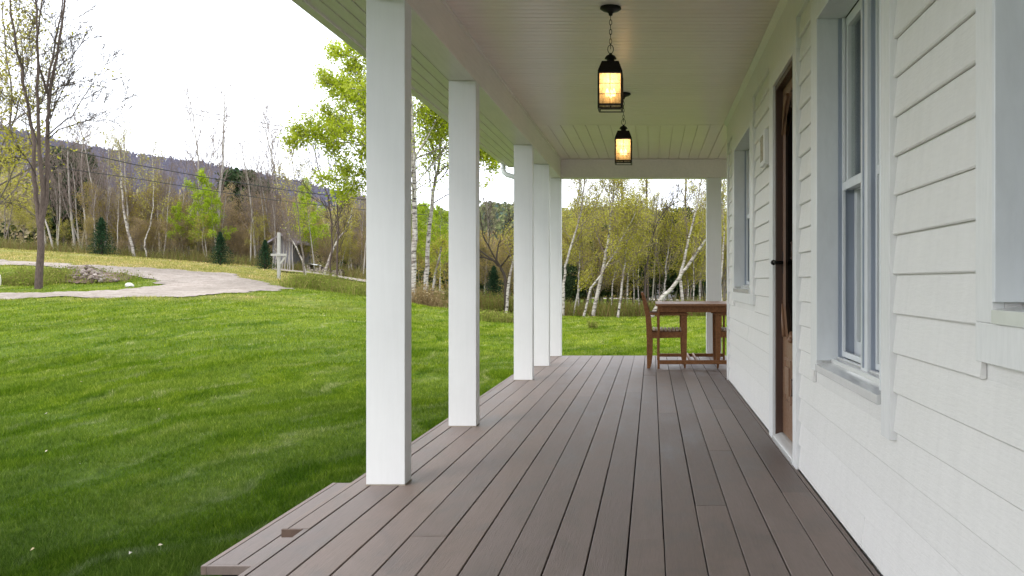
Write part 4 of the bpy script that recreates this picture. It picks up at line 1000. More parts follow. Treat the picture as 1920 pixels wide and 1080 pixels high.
def z3(l): return [(1040+a/3.176, 330+b/3.176) for a, b in l]
TC = tw((12,14), (.25,.42), (20,55), start=.35)
for q, (px, yt) in enumerate(((511,400),(516,420),(521,380),(529,410),(534,395),(539,420),(543,370),(549,400))): putpx('bare', px, 43.5, yt, LABS, 'thin saplings before the shed')
birch_('leftmost white birch seen at the end of the porch', 36, z3([(48,760),(55,640),(62,540),(90,440),(140,290),(160,200),(170,100),(180,0),(190,-120)]), 3.2, .9, 41, TC, per=3)
birch_('long thin white birch leaning right across the thick one', 35, z3([(165,790),(215,670),(275,590),(350,470),(400,370),(450,285),(480,220)]), 2.4, .8, 42, TC, per=2)
birch_('thick white birch at the middle of the view past the porch end', 36, z3([(225,785),(262,660),(295,530),(318,400),(332,260),(345,140),(360,0),(370,-120)]), 4.2, 1.2, 43, tw((16,18), (.25,.42), (20,55), start=.3), per=3)
birch_('small dark stemmed birch leaning right near the left end post', 36.5, z3([(105,775),(140,690),(180,640),(222,575)]), 1.9, .6, 44, tw(6), per=1, mats=[M['bark_pale'], M['twig']])
birch_('short straight white birch in front of the far road', 35.5, z3([(372,818),(395,700),(408,610),(420,480),(440,340),(455,200)]), 2.6, .8, 45, TC, per=2)
birch_('slim white birch just right of the short straight one', 38, z3([(428,745),(436,590),(450,460),(470,330),(500,180)]), 2.0, .6, 46, TC, per=2)
birch_('big white birch leaning far right over the patio table', 35, z3([(566,780),(640,722),(700,668),(760,580),(830,480),(895,388),(940,320)]), 4.4, 2.2, 47, tw(6, (.25,.4), start=.6), per=1)
birch_('tall crooked white birch rising behind the big leaning one', 37, z3([(770,760),(745,600),(770,500),(800,370),(835,230),(860,100),(880,-20),(900,-120)]), 3.4, .9, 48, TC, per=2)
birch_('slim pale birch standing left of the big leaning one', 38, z3([(648,745),(658,640),(662,540),(676,440),(690,350),(700,250)]), 2.2, .6, 49, TC, per=2)
birch_('thin birch just left of the far right porch post', 38, z3([(866,760),(862,660),(872,560),(868,420),(880,280),(890,150)]), 2.0, .6, 50, TC, per=2)
birch_('pale birch pair stem near the left end post', 38, z3([(140,760),(142,660),(146,560),(150,470),(160,340),(170,200)]), 2.0, .6, 51, TC, per=2)
birch_('birch seen between the far right post and the wall', 37, z3([(1000,760),(985,640),(1000,500),(1010,350),(1000,200),(1005,60),(1010,-60)]), 2.4, .8, 52, TC, per=4)
birch_('dark straight trunk rising through the birches to the beam', 42, z3([(782,740),(780,560),(782,400),(782,200),(784,0),(786,-150)]), 2.4, 1.5, 53, tw(8, (.12,.22), (40,80)), mats=[M['bark_dark'], M['bark_dark']], name='bare_tree', leaf=False)
birch_('dark trunk behind the thick white birch', 42, z3([(552,740),(556,560),(548,400),(550,200),(548,0),(550,-150)]), 2.4, 1.5, 54, tw(12, (.15,.28), (35,70)), mats=[M['bark_brown'], M['twig']], name='leafy_tree', per=3)
birch_('dark trunk with greyish twigs left of the porch end middle', 42, z3([(392,740),(398,560),(395,400),(400,200),(398,0),(405,-150)]), 2.8, 1.5, 55, tw(14, (.15,.28), (30,70)), mats=[M['bark_brown'], M['twig']], name='leafy_tree', per=3)
birch_('arching dark bough curving over the birches', 37, z3([(520,720),(540,560),(590,340),(620,260),(670,190),(740,150)]), 1.6, .7, 56, tw(9), mats=[M['bark_dark'], M['bark_dark']], name='bare_tree', leaf=False)
birch_('leaning white birch between the second and third posts', 36, [(948,556),(955,520),(962,490),(972,455),(985,420)], 3.2, 1.5, 57, TC, per=1)
birch_('short white trunk leaning right beside the peeling poplar', 36, [(806,560),(815,520),(822,490),(828,460)], 2.8, 1.4, 58, tw(4), per=2)
H_ = Hero('bare_tree', 'low spreading dark bare fruit tree between the second and third posts', 'tree', 37, (950,556), 61, [M['bark_dark'], M['bark_dark']])
H_.limb([(950,556),(946,520),(938,500),(925,488)], 3.4, 2.2, none, first=True)
for i, pp in enumerate([[(925,488),(905,482),(885,484),(870,495)], [(938,500),(920,470),(905,440),(900,400),(890,365)], [(930,492),(935,460),(945,430),(960,405)], [(938,500),(955,480),(975,470),(995,450)], [(925,488),(900,470),(880,450),(865,420)]]): H_.limb(pp, 1.8, .5, tw(9, (.35,.6), (25,55)), 0, (-1)**i*.8)
H_.done()
putpx('bare', 908, 44, 352, 'slender bare tree rising against the white sky between the second and third posts')
# small spruces
putpx('spruce', 190, 44.5, 409, 'small dark spruce at the field edge, left of the white birches', var=0)
putpx('spruce', 413, 42.5, 436, 'widest small dark spruce at the field edge near the middle', var=1)
putpx('spruce', 497, 42, 451, 'small dark spruce standing just left of the wooden post', var=2)
putpx('spruce', 926, 40, 500, 'small green spruce between the second and third porch posts', var=0)
# woods on the left
def extra():
    r_ = random.Random(31)
    for i in range(46):
        px = r_.uniform(78, 690); top = np.interp(px, [80, 230, 420, 690], [300, 330, 350, 385])+r_.uniform(-45, 40)
        putpx('bare', px, r_.uniform(46, 54), top, LAB['bare'], G1)
    for i in range(18):
        px = r_.uniform(100, 690); putpx(r_.choice(['olive', 'tan', 'yellow']), px, r_.uniform(46, 48), r_.uniform(400, 450), LABY, 'low saplings along the wood edge')
    for i in range(14):
        a = r_.uniform(1062, 1330); l = r_.uniform(-25, 40); t = r_.uniform(60, 150)
        birch_('slim white birch stem low in the thicket past the porch end', r_.uniform(37, 40), [(a, 578-r_.uniform(0,10)), (a+l*.3+r_.uniform(-4,4), 560-t*.3), (a+l*.7, 560-t*.7), (a+l, 560-t)], r_.uniform(.9,1.5), .4, 700+i, tw(7), per=1, group='slim birch stems in the thicket')
LABY = 'low budding sapling at the near edge of the wood beyond the driveway'
G1 = 'trees of the wood beyond the driveway'; G2 = 'trees of the wood beyond the porch end'
LAB = {'bare': 'slim bare grey tree standing in the wood beyond the driveway', 'olive': 'olive brown budding tree in the wood beyond the driveway',
       'tan': 'tan budding bushy tree in the wood beyond the driveway', 'lime': 'bright lime green young tree in the wood beyond the driveway',
       'yellow': 'yellow green tree in the wood beyond the driveway', 'birch': 'straight white trunked birch in the wood beyond the driveway', 'pine': 'dark green pine in the wood beyond the driveway'}
putpx('pine', 128, 54, 286, 'large round topped dark pine behind the bare grey trunks', var=0)
putpx('pine', 452, 56, 328, 'tall dark pine behind the small spruces', var=1)
putpx('pine', 474, 58, 345, 'slightly lower dark pine touching the right side of the tall one', var=0)
putpx('lime', 388, 47, 335, 'tall lime green tree behind the middle spruce', var=0)
putpx('bare', 372, 48, 190, 'tallest bare tree of the wood, rising well above the mountain line', var=0)
putpx('bare', 402, 48, 150, 'thin bare sapling poking highest into the sky right of the tallest bare tree', var=2)
putpx('lime', 590, 45, 352, 'brightest lime green tree, just right of the wooden post', var=1)
putpx('lime', 583, 47, 395, 'low lime green tree tucked beside the brightest one', var=2)
for px, yt in ((85,260),(107,330),(140,215),(150,300),(165,225),(175,300),(185,235),(200,320),(212,250),(245,240),(270,290),(300,300),(335,300),(350,250),(480,270),(500,240),(515,300),(545,215),(560,300),(660,340),(676,360)):
    putpx('bare', px, rt.uniform(46.5, 52), yt, LAB['bare'], G1)
for px, yt in ((205,330),(235,345),(262,350),(290,340),(318,350),(340,370),(365,400),(230,380),(280,390),(310,400),(640,375),(668,380),(180,370)):
    putpx('olive', px, rt.uniform(47.5, 53), yt, LAB['olive'], G1)
for px, yt in ((425,345),(440,380),(468,390),(490,350),(510,360),(530,380),(550,370),(405,400),(455,430),(520,420)):
    putpx('tan', px, rt.uniform(47, 52), yt, LAB['tan'], G1)
for px, yt in ((20,340),(45,370),(70,380),(350,365),(10,300),(620,400),(656,385),(673,395),(690,380)):
    putpx('yellow', px, rt.uniform(47, 53), yt, LAB['yellow'], G1)
for px, yt in ((345,390),(408,370),(357,420)): putpx('lime', px, rt.uniform(46.5, 50), yt, LAB['lime'], G1)
for px, yt in ((328,400),(390,400),(615,430),(640,430),(675,440),(585,440)): putpx('birch', px, rt.uniform(46, 49), yt, LAB['birch'], G1)
for px, yt in ((10,430),(35,420),(110,440),(430,380),(540,420),(640,430),(665,440),(60,430),(395,420)): putpx('pine', px, rt.uniform(54, 60), yt, LAB['pine'], G1)
extra()
# woods behind the posts and past the porch end
LB = {k: v.replace('beyond the driveway', 'beyond the porch end') for k, v in LAB.items()}
for px, yt, k in ((775,385,'lime'),(800,395,'lime'),(825,400,'lime'),(845,410,'lime'),(760,400,'lime'),(787,450,'yellow'),(820,470,'yellow'),(840,450,'yellow'),(870,440,'olive'),(900,440,'olive'),
                  (915,450,'olive'),(935,455,'tan'),(955,440,'olive'),(975,430,'olive'),(905,470,'pine'),(1000,430,'yellow'),
                  (1065,385,'yellow'),(1085,400,'yellow'),(1105,395,'yellow'),(1125,380,'yellow'),(1150,400,'yellow'),(1075,430,'olive'),(1098,440,'olive'),(1120,430,'olive'),(1140,430,'pine'),
                  (1170,405,'yellow'),(1190,420,'yellow'),(1210,410,'olive'),(1230,415,'yellow'),(1250,420,'olive'),(1270,415,'olive'),(1290,415,'yellow'),(1305,420,'olive'),(1320,400,'yellow'),
                  (1345,380,'yellow'),(1360,370,'yellow'),(1380,390,'yellow'),(1400,390,'olive'),(1160,440,'olive'),(1205,450,'pine'),(1285,400,'pine'),(1300,440,'pine'),(1070,500,'pine'),(1095,505,'pine'),
                  (1240,370,'bare'),(1262,350,'bare'),(1305,360,'bare'),(1200,370,'bare'),(1222,380,'bare'),(1100,350,'bare'),(1130,350,'bare')):
    putpx(k, px, rt.uniform(42.5, 50), yt, LB[k], G2)

# soft masses of wood further back, low brush, far hills
def mass(name, label, cat, mat, pts, n, seed, size, hfun, yspan, kind='stuff', vert=1.0, base=None):
    rg = np.random.default_rng(seed); px = rg.uniform(pts[0][0], pts[-1][0], n); Y = rg.uniform(*yspan, n)
    top = np.interp(px, [p[0] for p in pts], [p[1] for p in pts]); X = (px-VX)/F*Y; zb = gz(X, Y) if base is None else np.full(n, base)
    zt = 1+(VY-top)/F*Y+ (vnoise(X, Y, .55, seed)-.5)*hfun
    t = rg.uniform(0, 1, n)**vert; Z = zb+(zt-zb)*t
    A_ = np.stack([X, Y, Z], -1); mb = MB(); mb.polys(leafquads(A_, rg, 1, size, size*.6)); return tag(mb.build(name, mat), label, cat, kind=kind)
mass('woodland', 'brown leafless woodland mass behind the front trees beyond the driveway', 'woods', M['wood_far'], [(-150,330),(0,330),(100,350),(200,365),(300,375),(400,385),(500,390),(600,395),(690,405)], 42000, 3, .28, 2.4, (55, 78))
mass('woodland', 'dark evergreen growth within the wood behind the driveway', 'woods', M['lf_pine'], [(-150,420),(0,425),(150,440),(300,450),(500,445),(600,450),(690,455)], 13000, 4, .26, 1.6, (58, 72))
mass('woodland', 'olive woodland mass behind the birches past the porch end', 'woods', M['lf_olive'], [(740,430),(850,440),(960,450),(1060,430),(1150,428),(1250,440),(1330,425),(1450,420)], 34000, 5, .26, 1.6, (64, 82))
mass('woodland', 'dark green low woodland behind the birches past the porch end', 'woods', M['lf_pine'], [(740,480),(850,490),(960,490),(1060,480),(1150,480),(1250,470),(1330,470),(1450,470)], 22000, 6, .24, 1.2, (66, 78))
def brush(name, label, poly_px, n, h, seed, mat, Yr=None, w=.02, sx=.25):
    rg = np.random.default_rng(seed); t = rg.uniform(0, 1, n); k = t*(len(poly_px)-1); i = np.minimum(k.astype(int), len(poly_px)-2); f = k-i
    P = np.array([hit(p[0], p[1]) if Yr is None else ((p[0]-VX)/F*p[1], p[1]) for p in poly_px]); wd = np.array([p[2] for p in poly_px])
    c = P[i]*(1-f)[:, None]+P[i+1]*f[:, None]; ww = wd[i]*(1-f)+wd[i+1]*f
    X = c[:, 0]+rg.normal(0, sx, n); Y = c[:, 1]+rg.uniform(-1, 1, n)*ww; Z = gz(X, Y)+micro(X, Y)
    hh = h*rg.uniform(.3, 1.15, n)*(.45+.9*vnoise(X, Y, 1.2, seed)); a = rg.uniform(0, 6.28, n); la = rg.uniform(0, 6.28, n); lm = rg.uniform(.05, .7, n)*hh; w_ = w*rg.uniform(.5, 1.3, n)
    Q = np.zeros((n, 3, 3)); Q[:, 0] = np.stack([X-np.cos(a)*w_, Y-np.sin(a)*w_, Z-.02], -1); Q[:, 1] = np.stack([X+np.cos(a)*w_, Y+np.sin(a)*w_, Z-.02], -1); Q[:, 2] = np.stack([X+np.cos(la)*lm, Y+np.sin(la)*lm, Z+hh], -1)
    m_ = rg.integers(0, n, int(n*1.2)); tt = rg.uniform(.3, 1, len(m_)); A_ = np.stack([X[m_]+np.cos(la[m_])*lm[m_]*tt, Y[m_]+np.sin(la[m_])*lm[m_]*tt, Z[m_]+hh[m_]*tt], -1)
    mb = MB(); mb.polys(Q); mb.polys(leafquads(A_, rg, 1, .055 if h < .7 else .075, .04)); return tag(mb.build(name, mat), label, 'brush', kind='stuff')
brush('undergrowth', 'brown brush along the foot of the wood beyond the driveway', [(-150,47.5,1.8),(0,47.5,1.8),(300,47,1.6),(500,46,1.5),(690,45.5,1.8)], 12000, .6, 7, M['brush'], Yr=1, w=.014)
brush('undergrowth', 'low reddish green brush at the lawn edge past the porch end', [(740,38.5,1.6),(850,39,1.6),(960,38.5,1.5),(1060,37.5,1.6),(1200,37.5,1.6),(1320,37.5,1.5),(1450,37.5,1.6)], 22000, .68, 8, M['brush_low'], Yr=1, w=.012)
brush('weeds', 'weedy bank below the wooden post left of the nearest porch post', [(560,31.5,.9),(610,33.5,1.6),(650,33,2.0),(700,32,2.2),(760,33,1.5)], 9000, .5, 9, M['brush_green'], Yr=1, w=.01)
brush('weeds', 'dry weeds and small shrubs around the foot of the bare tree and stone pile', [(10,28.8,1.2),(60,28.3,1.0),(95,28.4,.8),(112,29.5,.6)], 3200, .36, 10, M['brush_green'], Yr=1, w=.01)
brush('weeds', 'sparse green weeds growing between the heaped stones', [(105,29.6,1.2),(160,29.4,1.3),(235,29.6,.9)], 1100, .26, 15, M['brush_green'], Yr=1, w=.010)
brush('weeds', 'tuft of long dry stems below the poplars', [(776,30.5,.5),(800,30.8,.6),(815,31,.4)], 700, .75, 11, M['drygrass'], Yr=1, w=.008)
brush('weeds', 'low green weeds on the far lawn between the posts', [(895,27.5,.5),(930,28,.8),(965,28,.5)], 2600, .25, 13, M['brush_green'], Yr=1, w=.01)
brush('weeds', 'small dark tuft of weeds on the far lawn past the porch end', [(1109,26.5,.12),(1115,26.5,.12)], 160, .26, 14, M['brush_green'], Yr=1, w=.010, sx=.05)

def hill(name, ridge, Yr, Yb, zb, mat, seed, rough, treem, ntree, tsize, tlabel):
    px = np.linspace(ridge[0][0], ridge[-1][0], 220); ry = np.interp(px, [p[0] for p in ridge], [p[1] for p in ridge]); T = np.linspace(0, 1, 60)
    G = np.zeros((220, 62, 3))
    for j, t in enumerate(list(T)+[1.1, 1.4]):
        Y = Yb+(Yr-Yb)*t; X = (px-VX)/F*Yr*(.35+.65*min(t, 1)) + 0*px; zr = 1+(VY-ry)/F*Yr
        tt = min(t, 1); prof = tt**1.25; Z = zb+(zr-zb)*prof
        if t > 1: Z = Z-(t-1)*(Yr-Yb)*.12
        Z = Z+(vnoise(X, np.full_like(X, Y), 12/Yr, seed)-.5)*rough*tt*(1-tt*.8); G[:, j] = np.stack([X, np.full_like(X, Y), Z], -1)
    mb = MB(); mb.grid(G); tag(mb.build(name, mat), kind='structure')
    rg = np.random.default_rng(seed); i = rg.uniform(0, 218, ntree); j = rg.uniform(4, 59.9, ntree)
    j = np.where(rg.random(ntree) < .12, rg.uniform(58, 60, ntree), j)
    i0 = i.astype(int); j0 = j.astype(int); fi = (i-i0)[:, None]; fj = (j-j0)[:, None]
    A_ = (G[i0, j0]*(1-fi)+G[i0+1, j0]*fi)*(1-fj)+(G[i0, j0+1]*(1-fi)+G[i0+1, j0+1]*fi)*fj
    keep = vnoise(A_[:, 0], A_[:, 1], 30/Yr, seed+2) > (0 if name == 'mountain' else .33); A_ = A_[keep]; nn = len(A_)
    h = tsize*rg.uniform(.6, 1.4, nn)
    mb = MB(); k = 5; c = np.repeat(A_, k, 0); hh = np.repeat(h, k); off = rg.normal(0, 1, (nn*k, 3))*np.stack([hh*.16, hh*.16, hh*.2], -1); off[:, 2] += hh*.5; c = c+off
    u = rg.normal(0, 1, (nn*k, 3)); u /= np.linalg.norm(u, axis=1)[:, None]; w = rg.normal(0, 1, (nn*k, 3)); w -= (w*u).sum(1)[:, None]*u; w /= np.linalg.norm(w, axis=1)[:, None]; s_ = (hh*.33)[:, None]
    sel = np.repeat(rg.random(nn) < .14, k)
    Q = np.stack([c-u*s_*.6, c+w*s_*.5, c+u*s_*.6, c-w*s_*.5], 1)
    mb.polys(Q[~sel], 0); mb.polys(Q[sel], 1)
    tag(mb.build('distant_forest', treem), tlabel, 'forest', kind='stuff')
def ground_mat(name, stops, s):
    m, nt, out = newmat(name); geo = N(nt, 'ShaderNodeNewGeometry'); c = ramp(nt, noise(nt, geo.outputs['Position'], s, 8, .7), stops); principled(nt, out, c, 1, spec=.05); return m
def haze(mat, c, k):  # distance haze painted in as an even glow mixed into the material
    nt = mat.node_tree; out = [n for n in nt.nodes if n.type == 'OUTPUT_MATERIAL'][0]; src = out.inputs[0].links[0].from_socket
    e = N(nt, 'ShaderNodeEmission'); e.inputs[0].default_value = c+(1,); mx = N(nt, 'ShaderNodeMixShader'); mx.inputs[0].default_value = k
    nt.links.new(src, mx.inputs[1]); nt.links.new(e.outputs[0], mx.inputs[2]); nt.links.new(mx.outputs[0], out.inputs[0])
M['mount'] = ground_mat('mountain_woods', [(.3, (.085,.08,.115)), (.5, (.11,.10,.13)), (.7, (.14,.125,.145))], .02)  # purple blue tint puts part of the distance haze into the colour
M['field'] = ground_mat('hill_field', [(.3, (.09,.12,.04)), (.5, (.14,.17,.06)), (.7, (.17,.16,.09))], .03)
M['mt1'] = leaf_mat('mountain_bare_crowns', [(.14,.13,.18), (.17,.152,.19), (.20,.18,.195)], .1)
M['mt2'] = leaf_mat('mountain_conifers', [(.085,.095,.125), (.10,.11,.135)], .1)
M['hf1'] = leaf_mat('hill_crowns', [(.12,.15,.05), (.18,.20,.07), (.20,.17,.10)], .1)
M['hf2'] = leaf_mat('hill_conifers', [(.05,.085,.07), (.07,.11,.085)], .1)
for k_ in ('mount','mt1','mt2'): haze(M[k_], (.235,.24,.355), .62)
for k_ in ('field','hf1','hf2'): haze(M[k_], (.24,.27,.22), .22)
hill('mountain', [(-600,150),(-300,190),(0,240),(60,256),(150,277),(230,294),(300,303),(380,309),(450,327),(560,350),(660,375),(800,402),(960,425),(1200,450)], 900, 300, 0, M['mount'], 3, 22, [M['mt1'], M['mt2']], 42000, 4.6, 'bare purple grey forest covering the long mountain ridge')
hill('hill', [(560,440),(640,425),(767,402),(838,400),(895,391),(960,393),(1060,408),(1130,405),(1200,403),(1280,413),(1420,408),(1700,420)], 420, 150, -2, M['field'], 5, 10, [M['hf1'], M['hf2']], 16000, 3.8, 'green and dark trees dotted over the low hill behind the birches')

# ------------------------------------------------------------------ stones
def rock_mesh(seed):
    rg = np.random.default_rng(seed); import bmesh
    bm = bmesh.new(); bmesh.ops.create_icosphere(bm, subdivisions=2, radius=.5)
    sc_ = np.array([1.0, rg.uniform(.6, .9), rg.uniform(.4, .65)]); pl_ = [(np.array(v)/np.linalg.norm(v), rg.uniform(.28, .42)) for v in rg.normal(0, 1, (9, 3))]
    for v in bm.verts:
        c = np.array(v.co)
        for nn, d_ in pl_:
            q = c @ nn
            if q > d_: c = c-nn*(q-d_)
        v.co = c*sc_+rg.normal(0, .008, 3)
    me = bpy.data.meshes.new('stone'); bm.to_mesh(me); bm.free(); me.materials.append(M['rock']); return me
RM = [rock_mesh(i) for i in range(6)]; rr = random.Random(4)
for i in range(290):
    a_ = rr.uniform(0, 6.283); q_ = math.sqrt(rr.random()); px, py = 164+58*q_*math.cos(a_)+rr.gauss(0, 4), 527+12*q_*math.sin(a_)
    px = min(max(px, 104), 228); py = min(max(py, 511), 541)
    Y = 28.4+(541-py)*.1; X = (px-VX)/F*Y; m_ = math.exp(-((px-158)/42)**2)*.20
    o = bpy.data.objects.new('stone', RM[i % 6]); col.objects.link(o); s_ = rr.uniform(.09, .22); o.scale = (s_, s_, s_); o.rotation_euler = (rr.uniform(-.5,.5), rr.uniform(-.5,.5), rr.uniform(0, 6.3))
    o.location = (X, Y, g1(X, Y)+m_*rr.uniform(.5, 1.0)+.04)
    tag(o, 'rough fieldstone in the heap beside the bare tree', 'stone', 'stones heaped beside the driveway')
x_, y_ = hit(243, 540); o = bpy.data.objects.new('boulder', RM[1].copy()); col.objects.link(o); o.scale = (.27,.26,.30); o.location = (x_, y_, g1(x_, y_)+.07); o.rotation_euler = (.2,.1,.6)
tag(o, 'single pale boulder lying on the grass right of the stone heap', 'boulder')
mb = MB(); nx = [(px-VX)/F*29.4 for px in (98, 232)]; ax = np.linspace(nx[0], nx[1], 40); ay = np.linspace(28.2, 31.2, 24); QX, QY = np.meshgrid(ax, ay, indexing='ij'); cxm = (ax[0]+ax[-1])/2
ell = ((QX-cxm)/1.05)**2+((QY-29.6)/1.35)**2+(vnoise(QX, QY, 3, 2)-.5)*.5
mb.grid(np.stack([QX, QY, gz(QX, QY)+micro(QX, QY)+.015+.12*np.clip(1-ell, 0, 1)+.02*vnoise(QX, QY, 8, 3)], -1), mask=(ell[:-1, :-1] < .85)); M['soil'] = simple('bare_soil', (.13,.085,.06), 1, bn=.6, bs=12); tag(mb.build('soil', M['soil']), kind='structure')
mm = simple('pale_stone', (.62,.6,.56), .9, bn=.5, bs=8); o.data.materials.clear(); o.data.materials.append(mm)

# white painted boulder at the left edge of the picture
x_, y_ = (-8-VX)/F*27, 27; o = bpy.data.objects.new('boulder', RM[3].copy()); col.objects.link(o); o.scale = (.34,.34,1.15); o.location = (x_, y_, g1(x_, y_)+.22)
o.data.materials.clear(); o.data.materials.append(mm); tag(o, 'upright white stone at the left edge of the view by the driveway', 'boulder')

# wooden post with bracket arm
Yp = 36.0; X0 = (523-VX)/F*Yp; zg = g1(X0, Yp); s_ = Yp/F
wp = empty('wooden_post', (X0, Yp, zg)); tag(wp, 'weathered grey wooden post with a short crossarm and a diagonal brace', 'post')
mb = MB(); top = 1+(VY-436)/F*Yp-zg; mb.box(-.055, .055, -.055, .055, -.2, top); mb.build('pole', M['oldwood'], wp, .006)
az = 1+(VY-478)/F*Yp-zg; mb = MB(); mb.box(-.29, .34, -.095, -.057, az-.045, az+.045); mb.build('crossarm', M['oldwood'], wp, .005)
mb = MB(); mb.bar((.29, -.02, az-.05), (.056, -.02, az-.36), .05, .07); mb.build('brace', M['oldwood'], wp, .004)

# grey shed and far house
def shed(name, label, px0, px1, ytop, yeave, ybase, Y, depth, wall, roofm, win):
    x0 = (px0-VX)/F*Y; x1 = (px1-VX)/F*Y; zt = 1+(VY-ytop)/F*Y; ze = 1+(VY-yeave)/F*Y; zb = 1+(VY-ybase)/F*Y
    e = empty(name, ((x0+x1)/2, Y, zb)); tag(e, label, 'house' if name == 'grey_house' else 'shed'); w = (x1-x0)/2; h = ze-zb; H = zt-zb
    mb = MB(); mb.add([(-w,0,-.8),(w,0,-.8),(w,0,h),(0,0,H),(-w,0,h),(-w,depth,-.8),(w,depth,-.8),(w,depth,h),(0,depth,H),(-w,depth,h)], [(0,1,2,3,4),(9,8,7,6,5),(1,6,7,2),(5,0,4,9)]); mb.build('wall', wall, e)
    mb = MB()
    for s in (-1, 1):
        a = Vector((s*(w+.25), -.25, h-.12)); b = Vector((0, -.25, H+.06)); t_ = Vector((0,0,.1)); q = Vector((0, depth+.5, 0))
        mb.add([tuple(v) for v in (a, b, b+q, a+q, a+t_, b+t_, b+q+t_, a+q+t_)], [(0,1,2,3),(4,7,6,5),(0,4,5,1),(3,2,6,7),(0,3,7,4)])
    mb.build('roof', roofm, e)
    for wx, wz in win:
        mb = MB(); mb.box(wx*w-.35, wx*w+.35, -.05, -.01, wz*h-.5, wz*h+.5); f = mb.build('window', M['trim'], e)
        mb = MB(); mb.box(wx*w-.27, wx*w+.27, -.07, -.051, wz*h-.42, wz*h+.42); mb.build('pane', M['room'], f)
M['greywall'] = painted('grey_wall_paint', (.15,.143,.16), (1,1,8), .8, .3, .15); M['greyroof'] = simple('grey_roof', (.24,.21,.25), .8, bn=.3)
shed('grey_shed', 'pale grey shed half hidden behind the wooden post', 511, 549, 444, 454, 503, 45.6, 2.2, M['greywall'], M['greyroof'], [])
shed('grey_house', 'pale grey house half hidden behind the birches past the porch end', 1190, 1268, 415, 455, 565, 62, 7, M['greywall'], M['greyroof'], [(-.4,.6), (.4,.6)])
x_, = ((552-VX)/F*44,)
# stacked firewood
rw = random.Random(9); wpil = []
for i in range(34):
    px = 580+i*1.9; Y = 44.2; X = (px-VX)/F*Y; zg = g1(X, Y)
    for row in range(rw.choice((2,3,3,4))):
        r_ = rw.uniform(.035, .055); mb = MB(); z_ = .045+row*.085
        mb.tube([(0,-.22,0),(0,.22,0)], [r_, r_*.95], 8, mi=1, cap=True, smooth=False)
        me = mb.mesh('log', [M['rust_wood'], M['log_dark']])
        for p in me.polygons[-2:]: p.material_index = 0
        o = bpy.data.objects.new('firewood_log', me); col.objects.link(o); o.location = (X+rw.uniform(-.01,.01), Y+rw.uniform(-.05,.05), zg+z_+.02)
        tag(o, 'split firewood log in the low stack before the wood', 'log', 'stacked firewood logs')
mb = MB(); X0 = (577-VX)/F*44.2; X1 = (600-VX)/F*44.2; zz = g1((X0+X1)/2, 44.2)
mb.grid(np.array([[(x, y, zz+.40+.03*math.sin(x*9)+.02*math.cos(y*11)) for y in np.linspace(43.9, 44.5, 6)] for x in np.linspace(X0, X1, 10)])); tag(mb.build('tarpaulin', M['trim']), 'small white tarpaulin sheet covering the left end of the firewood', 'tarpaulin')

# overhead wires
def wire(label, pts, r, mat):
    P = [np.array(world(*p)) for p in pts]; D = []
    for i in range(len(P)-1):
        for t in np.linspace(0, 1, 8, endpoint=False): D.append(P[i]*(1-t)+P[i+1]*t)
    D.append(P[-1]); mb = MB(); mb.tube(D, [r]*len(D), 6); o = mb.build('power_line', mat); tag(o, label, 'wire', 'overhead power lines')
wire('thick dark overhead cable, upper of the two crossing the wood', [(-200,222,33),(0,252,35),(120,279,36.5),(250,308,38),(400,335,40),(520,354,41.5),(660,372,43),(800,386,45)], .018, M['wire'])
wire('thin dark overhead cable, lower of the two crossing the wood', [(-200,284,34),(0,303,36),(120,316,37),(250,334,38.5),(400,358,40.5),(520,376,42),(660,391,43.5),(800,403,45)], .014, M['wire'])
wire('upper of the two pale wires crossing the white sky', [(-200,60,60),(100,138,60),(250,178,60),(400,213,60),(560,243,60),(760,275,60)], .028, M['wire_pale'])
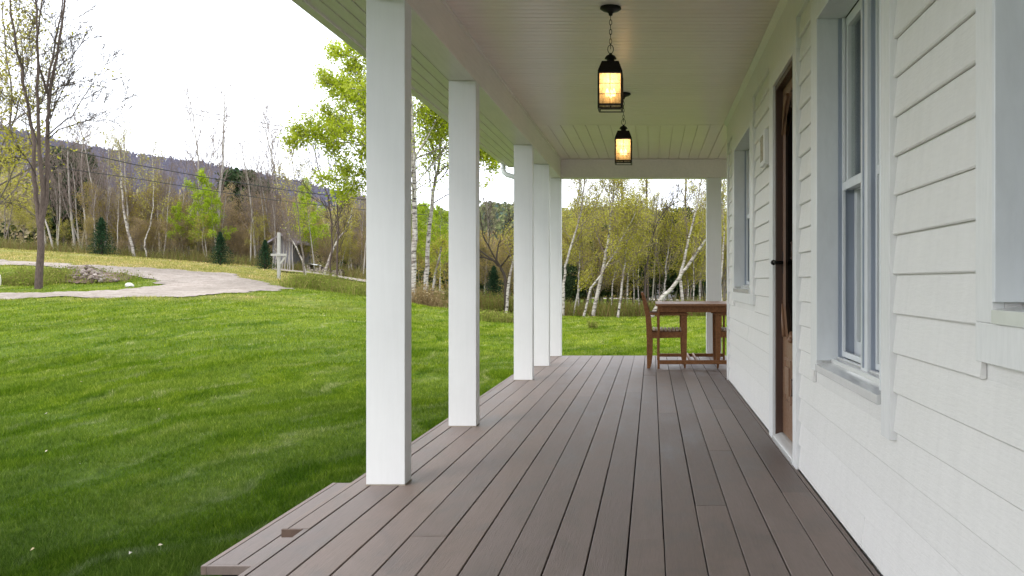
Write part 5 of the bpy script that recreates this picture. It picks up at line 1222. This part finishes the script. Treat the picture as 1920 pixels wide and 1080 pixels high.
wire('lower of the two pale wires crossing the white sky', [(-200,75,61),(100,150,61),(250,188,61),(400,222,61),(560,250,61),(760,280,61)], .024, M['wire_pale'])

# ------------------------------------------------------------------ light, sky, camera
w = bpy.data.worlds.new('World'); sc.world = w; w.use_nodes = True; nt = w.node_tree; nt.nodes.clear()
out = N(nt, 'ShaderNodeOutputWorld'); bg = N(nt, 'ShaderNodeBackground')
sky = N(nt, 'ShaderNodeTexSky', sky_type='NISHITA'); sky.sun_disc = False; sky.sun_elevation = R(48); sky.sun_rotation = R(215); sky.air_density = 1.5; sky.dust_density = 4
sk = mixc(nt, 1, sky.outputs[0], (.10,.10,.10), 'MULTIPLY')
tc = N(nt, 'ShaderNodeTexCoord'); cl = noise(nt, tc.outputs['Generated'], 2.2, 6, .6, .3)
cloud = ramp(nt, cl, [(.3, (2.35,2.5,2.80)), (.6, (2.78,2.86,3.02))])
nt.links.new(mixc(nt, .88, sk, cloud), bg.inputs[0]); bg.inputs[1].default_value = 1.0
nt.links.new(bg.outputs[0], out.inputs[0])
sl = bpy.data.lights.new('Sun', 'SUN'); sl.energy = 1.7; sl.angle = R(22); sl.color = (1,.95,.88)
so = bpy.data.objects.new('Sun', sl); col.objects.link(so)
az_, el = R(215), R(48)      # direction of the sun, azimuth from +Y clockwise
sd = Vector((math.sin(az_)*math.cos(el), math.cos(az_)*math.cos(el), math.sin(el))); so.rotation_euler = (-sd).to_track_quat('-Z', 'Y').to_euler()

cam = bpy.data.cameras.new('Camera'); co = bpy.data.objects.new('Camera', cam); col.objects.link(co); sc.camera = co
co.location = (0, 0, 1.0); co.rotation_euler = (R(90), 0, 0)
cam.sensor_width = 36; cam.lens = F/1920*36; cam.shift_x = -(VX-960)/1920; cam.shift_y = -(540-VY)/1920
cam.clip_start = .05; cam.clip_end = 5000
sc.view_settings.view_transform = 'Standard'; sc.view_settings.look = 'None'; sc.view_settings.exposure = 0; sc.view_settings.gamma = 1
sc.render.engine = 'CYCLES'; sc.cycles.max_bounces = 8; sc.cycles.diffuse_bounces = 4; sc.cycles.transparent_max_bounces = 12; sc.cycles.sample_clamp_indirect = 4
